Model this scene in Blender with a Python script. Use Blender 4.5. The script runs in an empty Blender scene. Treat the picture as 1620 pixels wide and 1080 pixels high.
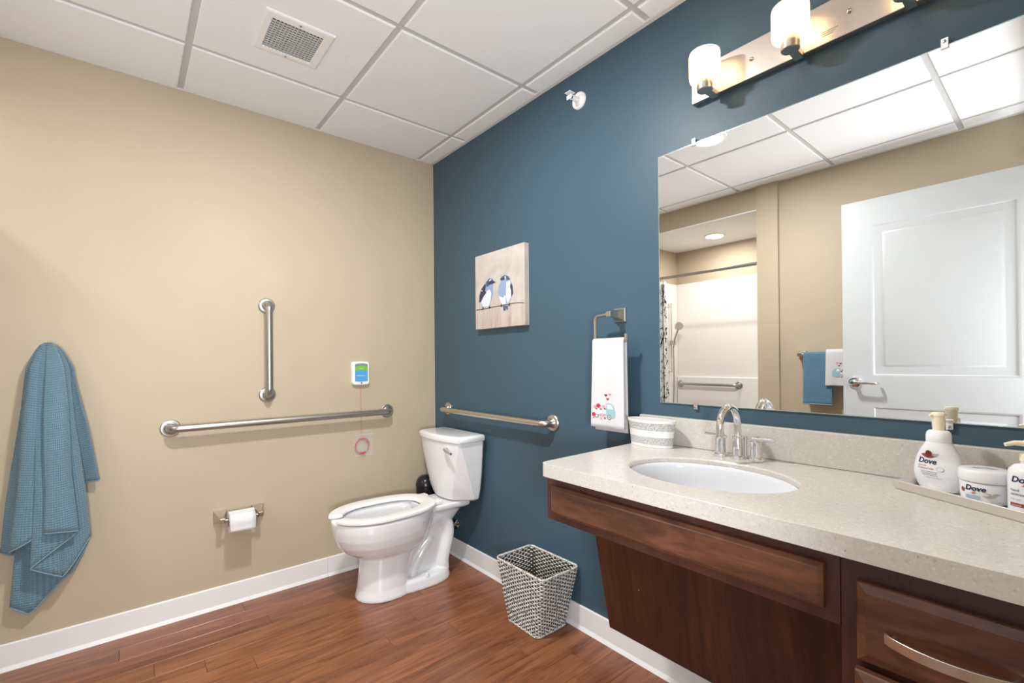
import bpy, bmesh, math, random
from mathutils import Vector, Matrix
random.seed(7)
sc = bpy.context.scene
COL = sc.collection
PI = math.pi

# ------------------------------------------------------------------ camera, world, lights, exposure
cam_d = bpy.data.cameras.new('camera'); cam = bpy.data.objects.new('camera', cam_d); COL.objects.link(cam)
sc.camera = cam
yaw, pitch, roll, F = 0.8810, 0.0031, -0.0090, 735.95
fw = Vector((-math.sin(yaw)*math.cos(pitch), math.cos(yaw)*math.cos(pitch), math.sin(pitch)))
r0 = Vector((math.cos(yaw), math.sin(yaw), 0)); u0 = r0.cross(fw)
rt = r0*math.cos(roll)+u0*math.sin(roll); up = -r0*math.sin(roll)+u0*math.cos(roll)
m3 = Matrix((rt, up, -fw)).transposed()
cam.matrix_world = Matrix.Translation((2.6305, -1.5247, 1.1738)) @ m3.to_4x4()
cam_d.sensor_width = 36; cam_d.lens = F*36/1620; cam_d.shift_y = 27.93/1620
cam_d.clip_start = 0.02

w = bpy.data.worlds.new('world'); sc.world = w; w.use_nodes = True
w.node_tree.nodes['Background'].inputs[0].default_value = (0.9, 0.93, 1.0, 1)
w.node_tree.nodes['Background'].inputs[1].default_value = 0.3
sc.view_settings.view_transform = 'Standard'; sc.view_settings.look = 'None'
sc.view_settings.gamma = 1; sc.view_settings.use_curve_mapping = False
sc.view_settings.exposure = 0.14

def area(name, loc, size, power, color, rot=(0, 0, 0), shape='DISK', size_y=None, spread=None):
    d = bpy.data.lights.new(name, 'AREA'); d.shape = shape; d.size = size
    if size_y: d.size_y = size_y
    if spread: d.spread = spread
    d.energy = power; d.color = color
    o = bpy.data.objects.new(name, d); COL.objects.link(o); o.location = loc; o.rotation_euler = rot
    return o
area('downlight_lamp', (1.30, -1.065, 2.428), .15, 33, (1.0, .99, .97))
area('shower_lamp', (.60, -2.50, 2.256), .14, 8.5, (1.0, .95, .90))
area('corridor_fill', (3.35, -1.5, 2.42), .9, 14, (.96, .98, 1.0), shape='SQUARE')  # unseen lamp added in the corridor for soft fill through the doorway
# assumed photographer's flash, added in the corridor to brighten ceiling and walls
fd = Vector((-.83, .24, .42)).normalized()
area('flash_fill', (3.25, -1.78, 1.02), .5, 46, (.90, .95, 1.0), rot=fd.to_track_quat('-Z', 'Y').to_euler())

# ------------------------------------------------------------------ materials
def srgb(r, g, b):
    f = lambda c: (c/255/12.92 if c/255 <= .04045 else ((c/255+.055)/1.055)**2.4)
    return (f(r), f(g), f(b), 1)

def mat(name, col=(.8, .8, .8, 1), rough=.5, metal=0, emit=None, estr=0, trans=0, ior=1.45, alpha=1, coat=0, spec=None, sheen=0):
    m = bpy.data.materials.new(name); m.use_nodes = True
    b = m.node_tree.nodes['Principled BSDF']
    b.inputs['Base Color'].default_value = col if len(col) == 4 else (*col, 1)
    b.inputs['Roughness'].default_value = rough; b.inputs['Metallic'].default_value = metal
    b.inputs['Transmission Weight'].default_value = trans; b.inputs['IOR'].default_value = ior
    b.inputs['Alpha'].default_value = alpha; b.inputs['Coat Weight'].default_value = coat; b.inputs['Coat Roughness'].default_value = .03 if rough < .2 else .3
    b.inputs['Sheen Weight'].default_value = sheen
    if spec is not None: b.inputs['Specular IOR Level'].default_value = spec
    if emit: b.inputs['Emission Color'].default_value = (*emit[:3], 1); b.inputs['Emission Strength'].default_value = estr
    return m

def N(m, typ, **kw):
    n = m.node_tree.nodes.new(typ)
    for k, v in kw.items():
        if k in n.inputs: n.inputs[k].default_value = v
        else: setattr(n, k, v)
    return n
def L(m, a, b): m.node_tree.links.new(a, b)
def bsdf(m): return m.node_tree.nodes['Principled BSDF']
def coord(m, scale=(1, 1, 1), kind='Object', rot=(0, 0, 0)):
    t = N(m, 'ShaderNodeTexCoord'); mp = N(m, 'ShaderNodeMapping')
    mp.inputs['Scale'].default_value = scale; mp.inputs['Rotation'].default_value = rot
    L(m, t.outputs[kind], mp.inputs['Vector']); return mp.outputs['Vector']
def ramp(m, fac, stops):
    r = N(m, 'ShaderNodeValToRGB'); el = r.color_ramp.elements
    while len(el) < len(stops): el.new(.5)
    for e, (p, c) in zip(el, stops): e.position = p; e.color = c if len(c) == 4 else (*c, 1)
    L(m, fac, r.inputs['Fac']); return r.outputs['Color']
def bump(m, height, strength=.2, dist=.01):
    b = N(m, 'ShaderNodeBump'); b.inputs['Strength'].default_value = strength; b.inputs['Distance'].default_value = dist
    L(m, height, b.inputs['Height']); L(m, b.outputs['Normal'], bsdf(m).inputs['Normal'])
def noise(m, vec, scale, detail=3, rough=.5, dist=0):
    n = N(m, 'ShaderNodeTexNoise'); n.inputs['Scale'].default_value = scale; n.inputs['Detail'].default_value = detail
    n.inputs['Roughness'].default_value = rough; n.inputs['Distortion'].default_value = dist
    L(m, vec, n.inputs['Vector']); return n

def wall_mat(name, c, rough, bs=.12):
    m = mat(name, c, rough, spec=.35)
    v = coord(m)
    n = noise(m, v, 220, 2); bump(m, n.outputs['Fac'], bs, .002)
    n2 = noise(m, v, 1.3, 2)
    lo = tuple(x*.96 for x in c[:3]); hi = tuple(min(1, x*1.04) for x in c[:3])
    L(m, ramp(m, n2.outputs['Fac'], [(.3, lo), (.7, hi)]), bsdf(m).inputs['Base Color'])
    return m
M = {}
M['tan'] = wall_mat('tan_paint', (.50, .42, .306, 1), .55)
M['blue'] = wall_mat('blue_paint', (.053, .100, .140, 1), .42)
M['trim'] = mat('white_trim', (.82, .82, .82, 1), .35)
M['tile'] = mat('ceiling_tile', (.88, .885, .89, 1), .9)
n_ = noise(M['tile'], coord(M['tile']), 260, 3, .7); bump(M['tile'], n_.outputs['Fac'], .35, .003)
M['tee'] = mat('tee_metal', (.56, .555, .545, 1), .5)
M['wallangle'] = mat('wall_angle_white', (.70, .69, .67, 1), .45)
M['white_door'] = mat('door_white', (.56, .585, .60, 1), .35)
M['china'] = mat('vitreous_china', (.79, .795, .81, 1), .08, coat=.4)
M['seat'] = mat('seat_plastic', (.86, .86, .85, 1), .22)
M['sink'] = mat('sink_china', (.70, .72, .76, 1), .08, coat=.3)
M['chrome'] = mat('chrome', (.82, .82, .83, 1), .06, 1)
M['black'] = mat('black_plastic', (.012, .012, .014, 1), .25)
M['mirror'] = mat('mirror_silver', (.93, .945, .94, 1), .0, 1)
M['mirror_edge'] = mat('mirror_edge_glass', (.55, .65, .65, 1), .1, .6)
M['clear'] = mat('clear_plastic', (1, 1, 1, 1), .05, trans=1, ior=1.2)
M['surround'] = mat('surround_acrylic', (.85, .81, .77, 1), .18)
M['dark'] = mat('dark_gap', (.02, .018, .016, 1), .9)
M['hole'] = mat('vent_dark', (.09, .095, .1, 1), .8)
M['white_plastic'] = mat('white_plastic', (.85, .85, .85, 1), .3)
M['rubber'] = mat('grey_rubber', (.08, .08, .08, 1), .6)

def nickel(name, c, rough, sc_=(1, 1, 60)):
    m = mat(name, c, rough, 1)
    n = noise(m, coord(m, sc_), 30, 2); bump(m, n.outputs['Fac'], .04, .002)
    return m
M['nickel'] = nickel('brushed_nickel', (.62, .575, .52, 1), .28)
M['steel'] = nickel('brushed_steel', (.44, .425, .405, 1), .36)
M['platemetal'] = nickel('backplate_metal', (.56, .50, .45, 1), .34)
M['traymetal'] = nickel('tray_metal', (.78, .755, .73, 1), .38)

m = M['floor'] = mat('cherry_plank', (.2, .06, .02, 1), .28, coat=.15)
oi = N(m, 'ShaderNodeObjectInfo')
tc = N(m, 'ShaderNodeTexCoord'); add = N(m, 'ShaderNodeVectorMath', operation='ADD')
sc1 = N(m, 'ShaderNodeVectorMath', operation='SCALE'); sc1.inputs['Scale'].default_value = 37
comb = N(m, 'ShaderNodeCombineXYZ'); L(m, oi.outputs['Random'], comb.inputs[0]); L(m, oi.outputs['Random'], comb.inputs[1])
L(m, comb.outputs[0], sc1.inputs[0]); L(m, tc.outputs['Object'], add.inputs[0]); L(m, sc1.outputs[0], add.inputs[1])
mp = N(m, 'ShaderNodeMapping'); mp.inputs['Scale'].default_value = (16, 1.6, 1); L(m, add.outputs[0], mp.inputs['Vector'])
g1 = noise(m, mp.outputs[0], 1.6, 6, .62, 1.2)
mp2 = N(m, 'ShaderNodeMapping'); mp2.inputs['Scale'].default_value = (90, 5, 1); L(m, add.outputs[0], mp2.inputs['Vector'])
g2 = noise(m, mp2.outputs[0], 2.0, 3, .6)
mx = N(m, 'ShaderNodeMath', operation='MULTIPLY_ADD'); mx.inputs[1].default_value = .35
L(m, g2.outputs['Fac'], mx.inputs[0]); L(m, g1.outputs['Fac'], mx.inputs[2])
c_ = ramp(m, mx.outputs[0], [(.42, srgb(82, 46, 29)), (.58, srgb(122, 72, 46)), (.70, srgb(138, 85, 55)), (.86, srgb(154, 100, 68))])
hv = N(m, 'ShaderNodeHueSaturation'); rr = N(m, 'ShaderNodeMapRange'); rr.inputs['To Min'].default_value = .88; rr.inputs['To Max'].default_value = 1.08
L(m, oi.outputs['Random'], rr.inputs['Value']); L(m, rr.outputs[0], hv.inputs['Value']); L(m, c_, hv.inputs['Color'])
L(m, hv.outputs['Color'], bsdf(m).inputs['Base Color']); bump(m, g2.outputs['Fac'], .05, .002)

def wood(name, c0, c1, c2, rough, stretch, coat=.25, sc_=1.0):
    m = mat(name, c1, rough, coat=coat)
    v = coord(m, stretch)
    n1 = noise(m, v, 2.2*sc_, 5, .6, .8); n2 = noise(m, v, 14*sc_, 3, .6)
    a = N(m, 'ShaderNodeMath', operation='MULTIPLY_ADD'); a.inputs[1].default_value = .3
    L(m, n2.outputs['Fac'], a.inputs[0]); L(m, n1.outputs['Fac'], a.inputs[2])
    L(m, ramp(m, a.outputs[0], [(.42, c0), (.62, c1), (.85, c2)]), bsdf(m).inputs['Base Color'])
    return m
M['wood_h'] = wood('stained_maple_horizontal', srgb(58, 36, 27), srgb(86, 53, 38), srgb(116, 74, 53), .32, (1.5, 6, 8))
M['wood_v'] = wood('stained_panel_vertical', srgb(38, 20, 13), srgb(54, 29, 19), srgb(78, 45, 28), .35, (9, 3, .6))
M['wood_f'] = wood('stained_frame', srgb(54, 31, 25), srgb(68, 39, 31), srgb(80, 47, 37), .35, (6, 6, 1.5))

m = M['quartz'] = mat('speckled_quartz', (.62, .585, .53, 1), .22)
v = coord(m); vo = N(m, 'ShaderNodeTexVoronoi'); vo.inputs['Scale'].default_value = 260; L(m, v, vo.inputs['Vector'])
sp = ramp(m, vo.outputs['Color'], [(.0, srgb(152, 144, 133)), (.12, srgb(192, 187, 179)), (.75, srgb(199, 194, 187)), (.92, srgb(211, 207, 201))])
nn = noise(m, v, 55, 4, .7)
mixq = N(m, 'ShaderNodeMix', data_type='RGBA'); mixq.inputs['Factor'].default_value = .16
L(m, sp, mixq.inputs[6]); L(m, ramp(m, nn.outputs['Fac'], [(.35, srgb(184, 177, 166)), (.6, srgb(206, 202, 195))]), mixq.inputs[7])
L(m, mixq.outputs[2], bsdf(m).inputs['Base Color'])

def terry(name, c, freq=38, st=.9):
    m = mat(name, c, .95, sheen=.3)
    uvn = N(m, 'ShaderNodeTexCoord'); sp_ = N(m, 'ShaderNodeSeparateXYZ'); L(m, uvn.outputs['UV'], sp_.inputs[0])
    def mth(op, a, b=None):
        n = N(m, 'ShaderNodeMath', operation=op)
        for k, x_ in enumerate((a, b)):
            if x_ is None: continue
            if isinstance(x_, (int, float)): n.inputs[k].default_value = x_
            else: L(m, x_, n.inputs[k])
        return n.outputs[0]
    u_, v_ = sp_.outputs[0], sp_.outputs[1]
    a = mth('SINE', mth('MULTIPLY', mth('ADD', u_, v_), freq)); b = mth('SINE', mth('MULTIPLY', mth('SUBTRACT', u_, v_), freq))
    w_ = mth('ADD', mth('MULTIPLY', mth('MULTIPLY', a, b), .5), .5)
    nz = noise(m, uvn.outputs['UV'], freq*3.2, 2)
    h_ = mth('ADD', mth('MULTIPLY', w_, .75), mth('MULTIPLY', nz.outputs['Fac'], .45))
    bump(m, h_, st, .004)
    d = tuple(x*.76 for x in c[:3]); hi = tuple(min(1, x*1.16) for x in c[:3])
    L(m, ramp(m, h_, [(.2, d), (.85, hi)]), bsdf(m).inputs['Base Color'])
    return m
M['terry_blue'] = terry('blue_terry', srgb(106, 141, 160), 36, .9)
M['terry_blue2'] = terry('blue_terry_dark', srgb(88, 130, 155), 40)
M['hem_blue'] = mat('blue_hem', srgb(124, 160, 179), .9)
M['terry_white'] = terry('white_terry', (.68, .68, .70, 1), 130, .5)
M['wicker'] = mat('whitewashed_wicker', (.5, .48, .45, 1), .7)
m = M['wicker']; v = coord(m); nw = noise(m, v, 120, 2)
L(m, ramp(m, nw.outputs['Fac'], [(.36, srgb(120, 116, 110)), (.46, srgb(196, 192, 186)), (.68, srgb(226, 224, 219))]), bsdf(m).inputs['Base Color'])
M['stake'] = mat('dark_stake_gap_shade', srgb(54, 50, 46), .8)  # colour of the stakes, also used to paint shade behind the weave
m = M['canvas'] = mat('painted_canvas', (.6, .55, .5, 1), .8)
v = coord(m); nc = noise(m, v, 6, 5, .65, .6); sx = N(m, 'ShaderNodeSeparateXYZ'); L(m, v, sx.inputs[0])
gz = N(m, 'ShaderNodeMapRange'); gz.inputs['From Min'].default_value = 0; gz.inputs['From Max'].default_value = .22; L(m, sx.outputs['Z'], gz.inputs['Value'])
top_c = ramp(m, nc.outputs['Fac'], [(.3, srgb(176, 168, 161)), (.5, srgb(194, 187, 180)), (.7, srgb(208, 203, 194))])
ndr = noise(m, coord(m, (22, 1, 3)), 1.6, 4, .6)
bot_c = ramp(m, ndr.outputs['Fac'], [(.3, srgb(160, 138, 128)), (.5, srgb(184, 170, 161)), (.7, srgb(194, 185, 178))])
mc = N(m, 'ShaderNodeMix', data_type='RGBA'); L(m, gz.outputs[0], mc.inputs['Factor']); L(m, bot_c, mc.inputs[6]); L(m, top_c, mc.inputs[7])
L(m, mc.outputs[2], bsdf(m).inputs['Base Color'])
def flat(name, r, g, b, rough=.8): M[name] = mat('print_'+name, srgb(r, g, b), rough); return M[name]
for nme, c in dict(bird_dark=(58, 58, 84), bird_blue=(140, 160, 192), bird_white=(212, 219, 224), bird_slate=(78, 92, 122), branch=(74, 58, 56), bird_brown=(70, 55, 66),
                   e_teal=(148, 182, 190), e_white=(226, 230, 232), e_red=(186, 36, 62), e_plum=(126, 30, 62), e_pink=(222, 140, 158), e_dark=(60, 62, 70), e_green=(110, 140, 110),
                   navy=(28, 40, 74), rust=(142, 66, 50), greyprint=(150, 152, 158), silverprint=(176, 174, 170), brownprint=(96, 44, 32), coral=(196, 120, 100),
                   lime=(112, 190, 30), sky=(74, 158, 214), slate=(128, 134, 144), cream=(238, 228, 206), red=(196, 44, 52), bluetext=(120, 150, 200)).items(): flat(nme, *c)
M['cream'] = mat('cream_pump', srgb(240, 229, 205), .3)
M['bottle'] = mat('white_bottle', (.76, .775, .81, 1), .25)
M['cap'] = mat('translucent_cap', (.86, .87, .90, 1), .2)
M['tissue'] = mat('embossed_ceramic', (.70, .70, .69, 1), .4)
m = M['tissue_rough'] = mat('embossed_band', (.72, .72, .71, 1), .6)
vo = N(m, 'ShaderNodeTexVoronoi'); vo.inputs['Scale'].default_value = 230; L(m, coord(m), vo.inputs['Vector']); bump(m, vo.outputs['Distance'], 1, .004)
L(m, ramp(m, vo.outputs['Distance'], [(.15, srgb(214, 214, 212)), (.6, srgb(180, 181, 182))]), bsdf(m).inputs['Base Color'])
m = M['curtain'] = mat('floral_curtain', (.8, .8, .78, 1), .85)
v = coord(m, (1, 1, 1), 'UV'); nz = noise(m, v, 13, 3, .55, 1.8); nz2 = noise(m, v, 34, 2, .5, 2.5)
a_ = ramp(m, nz.outputs['Fac'], [(.54, (.82, .82, .80)), (.56, srgb(104, 106, 100)), (.63, srgb(40, 42, 42))])
b_ = ramp(m, nz2.outputs['Fac'], [(.37, srgb(70, 74, 72)), (.40, (.82, .82, .80))])
mm = N(m, 'ShaderNodeMix', data_type='RGBA', blend_type='MULTIPLY'); mm.inputs['Factor'].default_value = 1
L(m, a_, mm.inputs[6]); L(m, b_, mm.inputs[7]); L(m, mm.outputs[2], bsdf(m).inputs['Base Color'])
M['glass_lamp'] = mat('opal_glass_lit', (.95, .9, .82, 1), .3, emit=(1.0, .75, .45), estr=2.0)
m = M['glass_lamp']; nt = m.node_tree; tr_ = N(m, 'ShaderNodeBsdfTranslucent'); tr_.inputs['Color'].default_value = (.98, .93, .85, 1)
mxs = N(m, 'ShaderNodeMixShader'); mxs.inputs[0].default_value = .72
L(m, bsdf(m).outputs[0], mxs.inputs[1]); L(m, tr_.outputs[0], mxs.inputs[2]); L(m, mxs.outputs[0], nt.nodes['Material Output'].inputs['Surface'])
M['bulb'] = mat('bulb_lit', (.95, .9, .82, 1), .3, emit=(1.0, .82, .58), estr=28)
M['lens'] = mat('downlight_lens', (.9, .9, .9, 1), .4, emit=(1.0, .96, .9), estr=7)
M['lens_warm'] = mat('shower_lens', (.9, .9, .9, 1), .4, emit=(1.0, .88, .76), estr=7)
M['paper'] = mat('tissue_paper', (.72, .72, .72, 1), .9)
M['card'] = mat('cardboard', srgb(150, 120, 92), .9)
m = M['film'] = mat('poly_bag_film', (.95, .94, .92, 1), .15, alpha=.07)
M['corridor'] = mat('corridor_paint', (.62, .56, .48, 1), .6)

# ------------------------------------------------------------------ mesh builder
ORG = {}
class MB:
    def __init__(s): s.v = []; s.f = []; s.mi = []; s.uv = None; s.cur = 0
    def add(s, vs, fs):
        o = len(s.v); s.v += [Vector(v) for v in vs]; s.f += [tuple(i+o for i in f) for f in fs]; s.mi += [s.cur]*len(fs); return s
    def box(s, x0, x1, y0, y1, z0, z1):
        return s.add([(x, y, z) for z in (z0, z1) for y in (y0, y1) for x in (x0, x1)],
                     [(0, 2, 3, 1), (4, 5, 7, 6), (0, 1, 5, 4), (2, 6, 7, 3), (0, 4, 6, 2), (1, 3, 7, 5)])
    def hexa(s, b, t):  # four bottom pts, four top pts, counter-clockwise from above
        return s.add(list(b)+list(t), [(3, 2, 1, 0), (4, 5, 6, 7)]+[(i, (i+1) % 4, 4+(i+1) % 4, 4+i) for i in range(4)])
    def loft(s, rings, cap0=True, cap1=True, closed=True):
        n = len(rings[0]); vs = [p for r in rings for p in r]; fs = []
        for i in range(len(rings)-1):
            for j in range(n if closed else n-1):
                k = (j+1) % n; fs.append((i*n+j, i*n+k, (i+1)*n+k, (i+1)*n+j))
        if cap0: fs.append(tuple(range(n-1, -1, -1)))
        if cap1: fs.append(tuple((len(rings)-1)*n+j for j in range(n)))
        return s.add(vs, fs)
    def lathe(s, c, prof, n=32, axis='z', cap0=True, cap1=True, sx=1, sy=1, rot=0):
        rings = []
        for r, h in prof:
            ring = []
            for j in range(n):
                a = 2*PI*j/n; x = r*sx*math.cos(a); y = r*sy*math.sin(a)
                if rot: x, y = x*math.cos(rot)-y*math.sin(rot), x*math.sin(rot)+y*math.cos(rot)
                if axis == 'z': p = (c[0]+x, c[1]+y, c[2]+h)
                elif axis == 'x': p = (c[0]+h, c[1]+x, c[2]+y)
                elif axis == '-x': p = (c[0]-h, c[1]-x, c[2]+y)
                elif axis == '-y': p = (c[0]+x, c[1]-h, c[2]+y)
                else: p = (c[0]-x, c[1]+h, c[2]+y)
                ring.append(p)
            rings.append(ring)
        return s.loft(rings, cap0, cap1)
    def tube(s, pts, r, n=12, closed=False, sec=None, caps=True, upv=None):
        pts = [Vector(p) for p in pts]; N_ = len(pts); rings = []
        t0 = (pts[1]-pts[0]).normalized()
        ref = Vector(upv) if upv else (Vector((0, 0, 1)) if abs(t0.z) < .9 else Vector((1, 0, 0)))
        nv = (ref-t0*ref.dot(t0)).normalized()
        for i, p in enumerate(pts):
            if closed: t = (pts[(i+1) % N_]-pts[i-1]).normalized()
            else: t = (pts[min(i+1, N_-1)]-pts[max(i-1, 0)]).normalized()
            nv = (nv-t*nv.dot(t)).normalized(); b = t.cross(nv)
            rr_ = r[i] if isinstance(r, (list, tuple)) else r
            if sec: rings.append([p+nv*y*rr_+b*x*rr_ for x, y in sec])
            else: rings.append([p+nv*math.sin(2*PI*j/n)*rr_+b*math.cos(2*PI*j/n)*rr_ for j in range(n)])
        if closed: rings.append(rings[0]); return s.loft(rings, False, False)
        return s.loft(rings, caps, caps)
    def grid(s, P, uv=False):
        nu, nv = len(P), len(P[0]); vs = [p for r in P for p in r]
        fs = [(i*nv+j, (i+1)*nv+j, (i+1)*nv+j+1, i*nv+j+1) for i in range(nu-1) for j in range(nv-1)]
        if uv: s.uv = uv
        return s.add(vs, fs)
    def build(s, name, m, parent=None, smooth=None, bevel=0, kind=None, label=None, origin=None, seg=2, subsurf=0, solid=0):
        org = ORG[parent] if parent else Vector(origin or (0, 0, 0))
        me = bpy.data.meshes.new(name); me.from_pydata([v-org for v in s.v], [], s.f)
        ms = m if isinstance(m, (list, tuple)) else [m]
        for x in ms: me.materials.append(x)
        if len(ms) > 1: me.polygons.foreach_set('material_index', s.mi)
        if s.uv:
            ul = me.uv_layers.new(name='UVMap')
            for li, lp in enumerate(me.loops): ul.data[li].uv = s.uv[lp.vertex_index]
        bm = bmesh.new(); bm.from_mesh(me); bmesh.ops.recalc_face_normals(bm, faces=bm.faces); bm.to_mesh(me); bm.free()
        if smooth is not None:
            me.shade_smooth(); me.set_sharp_from_angle(angle=math.radians(smooth))
        o = bpy.data.objects.new(name, me); COL.objects.link(o)
        if parent: o.parent = parent
        else: o.location = org
        ORG[o] = org
        if bevel:
            b = o.modifiers.new('bevel', 'BEVEL'); b.width = bevel; b.segments = seg; b.limit_method = 'ANGLE'; b.angle_limit = math.radians(40)
        if solid:
            b = o.modifiers.new('solid', 'SOLIDIFY'); b.thickness = solid; b.offset = 0
        if subsurf:
            b = o.modifiers.new('sub', 'SUBSURF'); b.levels = subsurf; b.render_levels = subsurf
        if kind: o['kind'] = kind
        if label: o['label'] = label
        return o

def thing(name, label, cat, loc=(0, 0, 0), group=None):
    o = bpy.data.objects.new(name, None); COL.objects.link(o); o.location = loc; o.empty_display_size = .05
    o['label'] = label; o['category'] = cat
    if group: o['group'] = group
    ORG[o] = Vector(loc); return o
def tag(o, label, cat, group=None):
    o['label'] = label; o['category'] = cat
    if group: o['group'] = group
    return o
def struct(o): o['kind'] = 'structure'; return o
def fillet(pts, r, n=8):
    pts = [Vector(p) for p in pts]; out = [pts[0]]
    for i in range(1, len(pts)-1):
        a, b, c = pts[i-1], pts[i], pts[i+1]
        d1 = (a-b).normalized(); d2 = (c-b).normalized(); ang = d1.angle(d2)
        rr_ = r[i-1] if isinstance(r, (list, tuple)) else r
        t = rr_/math.tan(ang/2); cen = b+(d1+d2).normalized()*(rr_/math.sin(ang/2))
        p0 = b+d1*t-cen; p1 = b+d2*t-cen; tot = p0.angle(p1)
        for k in range(n+1):
            f_ = k/n; out.append(cen+(p0*math.sin((1-f_)*tot)+p1*math.sin(f_*tot))/math.sin(tot))
    out.append(pts[-1]); return out
def rrect(x0, x1, y0, y1, r, z, n=5):
    out = []
    for cx, cy, a0 in ((x1-r, y1-r, 0), (x0+r, y1-r, PI/2), (x0+r, y0+r, PI), (x1-r, y0+r, 1.5*PI)):
        for k in range(n+1):
            a = a0+PI/2*k/n; out.append((cx+r*math.cos(a), cy+r*math.sin(a), z))
    return out
def catmull(P_, n):
    out = []
    for i in range(len(P_)-1):
        p0, p1, p2, p3 = (Vector(P_[max(i-1, 0)]), Vector(P_[i]), Vector(P_[i+1]), Vector(P_[min(i+2, len(P_)-1)]))
        for k in range(n):
            f_ = k/n; out.append(.5*((2*p1)+(p2-p0)*f_+(2*p0-5*p1+4*p2-p3)*f_*f_+(3*p1-p0-3*p2+p3)*f_**3))
    out.append(Vector(P_[-1])); return out
def text_polys(body, size, shear=0, bold=0):
    cu = bpy.data.curves.new('txt', 'FONT'); cu.body = body; cu.size = size; cu.shear = shear; cu.offset = bold
    cu.resolution_u = 3; cu.align_x = 'LEFT'
    o = bpy.data.objects.new('txt', cu); COL.objects.link(o)
    dg = bpy.context.evaluated_depsgraph_get(); dg.update()
    me = bpy.data.meshes.new_from_object(o.evaluated_get(dg))
    vs = [(v.co.x, v.co.y) for v in me.vertices]; fs = [tuple(p.vertices) for p in me.polygons]
    bpy.data.objects.remove(o); bpy.data.curves.remove(cu); bpy.data.meshes.remove(me)
    return vs, fs
def circ(cx, cy, r, n=14, sx=1, sy=1): return [(cx+r*sx*math.cos(2*PI*k/n), cy+r*sy*math.sin(2*PI*k/n)) for k in range(n)]

# ------------------------------------------------------------------ room shell
H = 2.44; XR = 2.66; YF = -2.09; SB = -2.88; SX1 = 1.14; SH = 2.27
fl = struct(MB().box(-.1, 4.3, SB-.1, .1, -.08, -.0085).build('floor', M['dark']))
pw = .1016; x = .0155-pw; k = 0
yseam = {}
def plank(x0, x1, y0, y1):
    g = .0004; a, b, c, d = x0+g, x1-g, y0+g, y1-g; e = .0008
    mb = MB(); mb.loft([[(a, c, -.008), (b, c, -.008), (b, d, -.008), (a, d, -.008)], [(a, c, -e), (b, c, -e), (b, d, -e), (a, d, -e)],
                        [(a+e, c+e, 0), (b-e, c+e, 0), (b-e, d-e, 0), (a+e, d-e, 0)]], False, True)
    mb.build('plank', M['floor'], fl)
known = {5: -1.146, 7: -.683, 8: -.422, 11: -.300}
k = 0
while x < 4.2:
    k = round((x-.0155)/pw)
    y0 = known.get(k, -(random.random()*.914+.05)); ys = [0.0]
    yy = y0
    while yy > -.15: yy -= .914
    ylist = [y0-.914*j for j in range(-1, 4)]
    ylist = sorted([v for v in ylist if YF+.03 < v < -.03], reverse=True)
    ed = [-.0]+ylist+[YF]
    x0c, x1c = max(x, 0.0), min(x+pw, 4.2)
    if x1c-x0c > .005:
        for a, b in zip(ed[:-1], ed[1:]): plank(x0c, x1c, b, a)
    x += pw
wl = struct(MB().box(-.1, 0, SB-.1, .1, -.01, 2.5).build('wall_left', M['tan']))
wb = struct(MB().box(0, XR+.12, 0, .1, -.01, 2.5).build('wall_back', M['blue']))
mb = MB(); mb.box(SX1, XR+.12, YF-.1, YF, -.01, 2.5)
wf = struct(mb.build('wall_front', M['tan']))
MB().box(SX1, 1.285, YF, -2.062, 0, H).build('pilaster', M['tan'], wf)
MB().box(0, SX1, YF-.1, YF, SH+.01, 2.5).build('header', M['tan'], wf)
# shower alcove shell
struct(MB().box(-.1, SX1+.1, SB-.1, SB, -.01, 2.5).build('wall_shower', M['tan']))
struct(MB().box(SX1, SX1+.1, SB, YF-.1, -.01, 2.5).build('wall_alcove', M['tan']))
struct(MB().box(0, SX1, SB, YF-.0005, SH, SH+.05).build('ceiling_alcove', M['tile']))
# entry wall with doorway (camera stands in it)
DY0, DY1, DH = -2.0, -1.04, 2.14
mb = MB()
wr = struct(MB().box(XR, XR+.12, DY1, 0, -.01, 2.5).build('wall_right', M['tan']))
MB().box(XR, XR+.12, YF, DY0, -.01, 2.5).build('wall_return', M['tan'], wr)
MB().box(XR, XR+.12, DY0, DY1, DH, 2.5).build('lintel', M['tan'], wr)
cas = struct(MB().box(XR-.012, XR-.0005, DY1-.0, DY1+.06, 0, DH+.06).build('trim_1', M['trim'], bevel=.003))
MB().box(XR-.012, XR-.0005, DY0, DY1, DH, DH+.06).build('head_casing', M['trim'], cas, bevel=.003)
MB().box(XR-.012, XR-.0005, DY0-.06, DY0, 0, DH+.06).build('side_casing', M['trim'], cas, bevel=.003)
# corridor beyond the doorway
struct(MB().box(4.2, 4.3, -2.9, .1, -.01, 2.5).build('wall_corridor', M['corridor']))
struct(MB().box(XR+.12, 4.2, .0, .1, -.01, 2.5).build('wall_corridor_back', M['corridor']))
struct(MB().box(XR+.12, 4.2, -2.9, -2.8, -.01, 2.5).build('wall_corridor_front', M['corridor']))
struct(MB().box(XR+.12, 4.3, -2.9, .1, 2.45, 2.5).build('ceiling_corridor', M['tile']))

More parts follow.
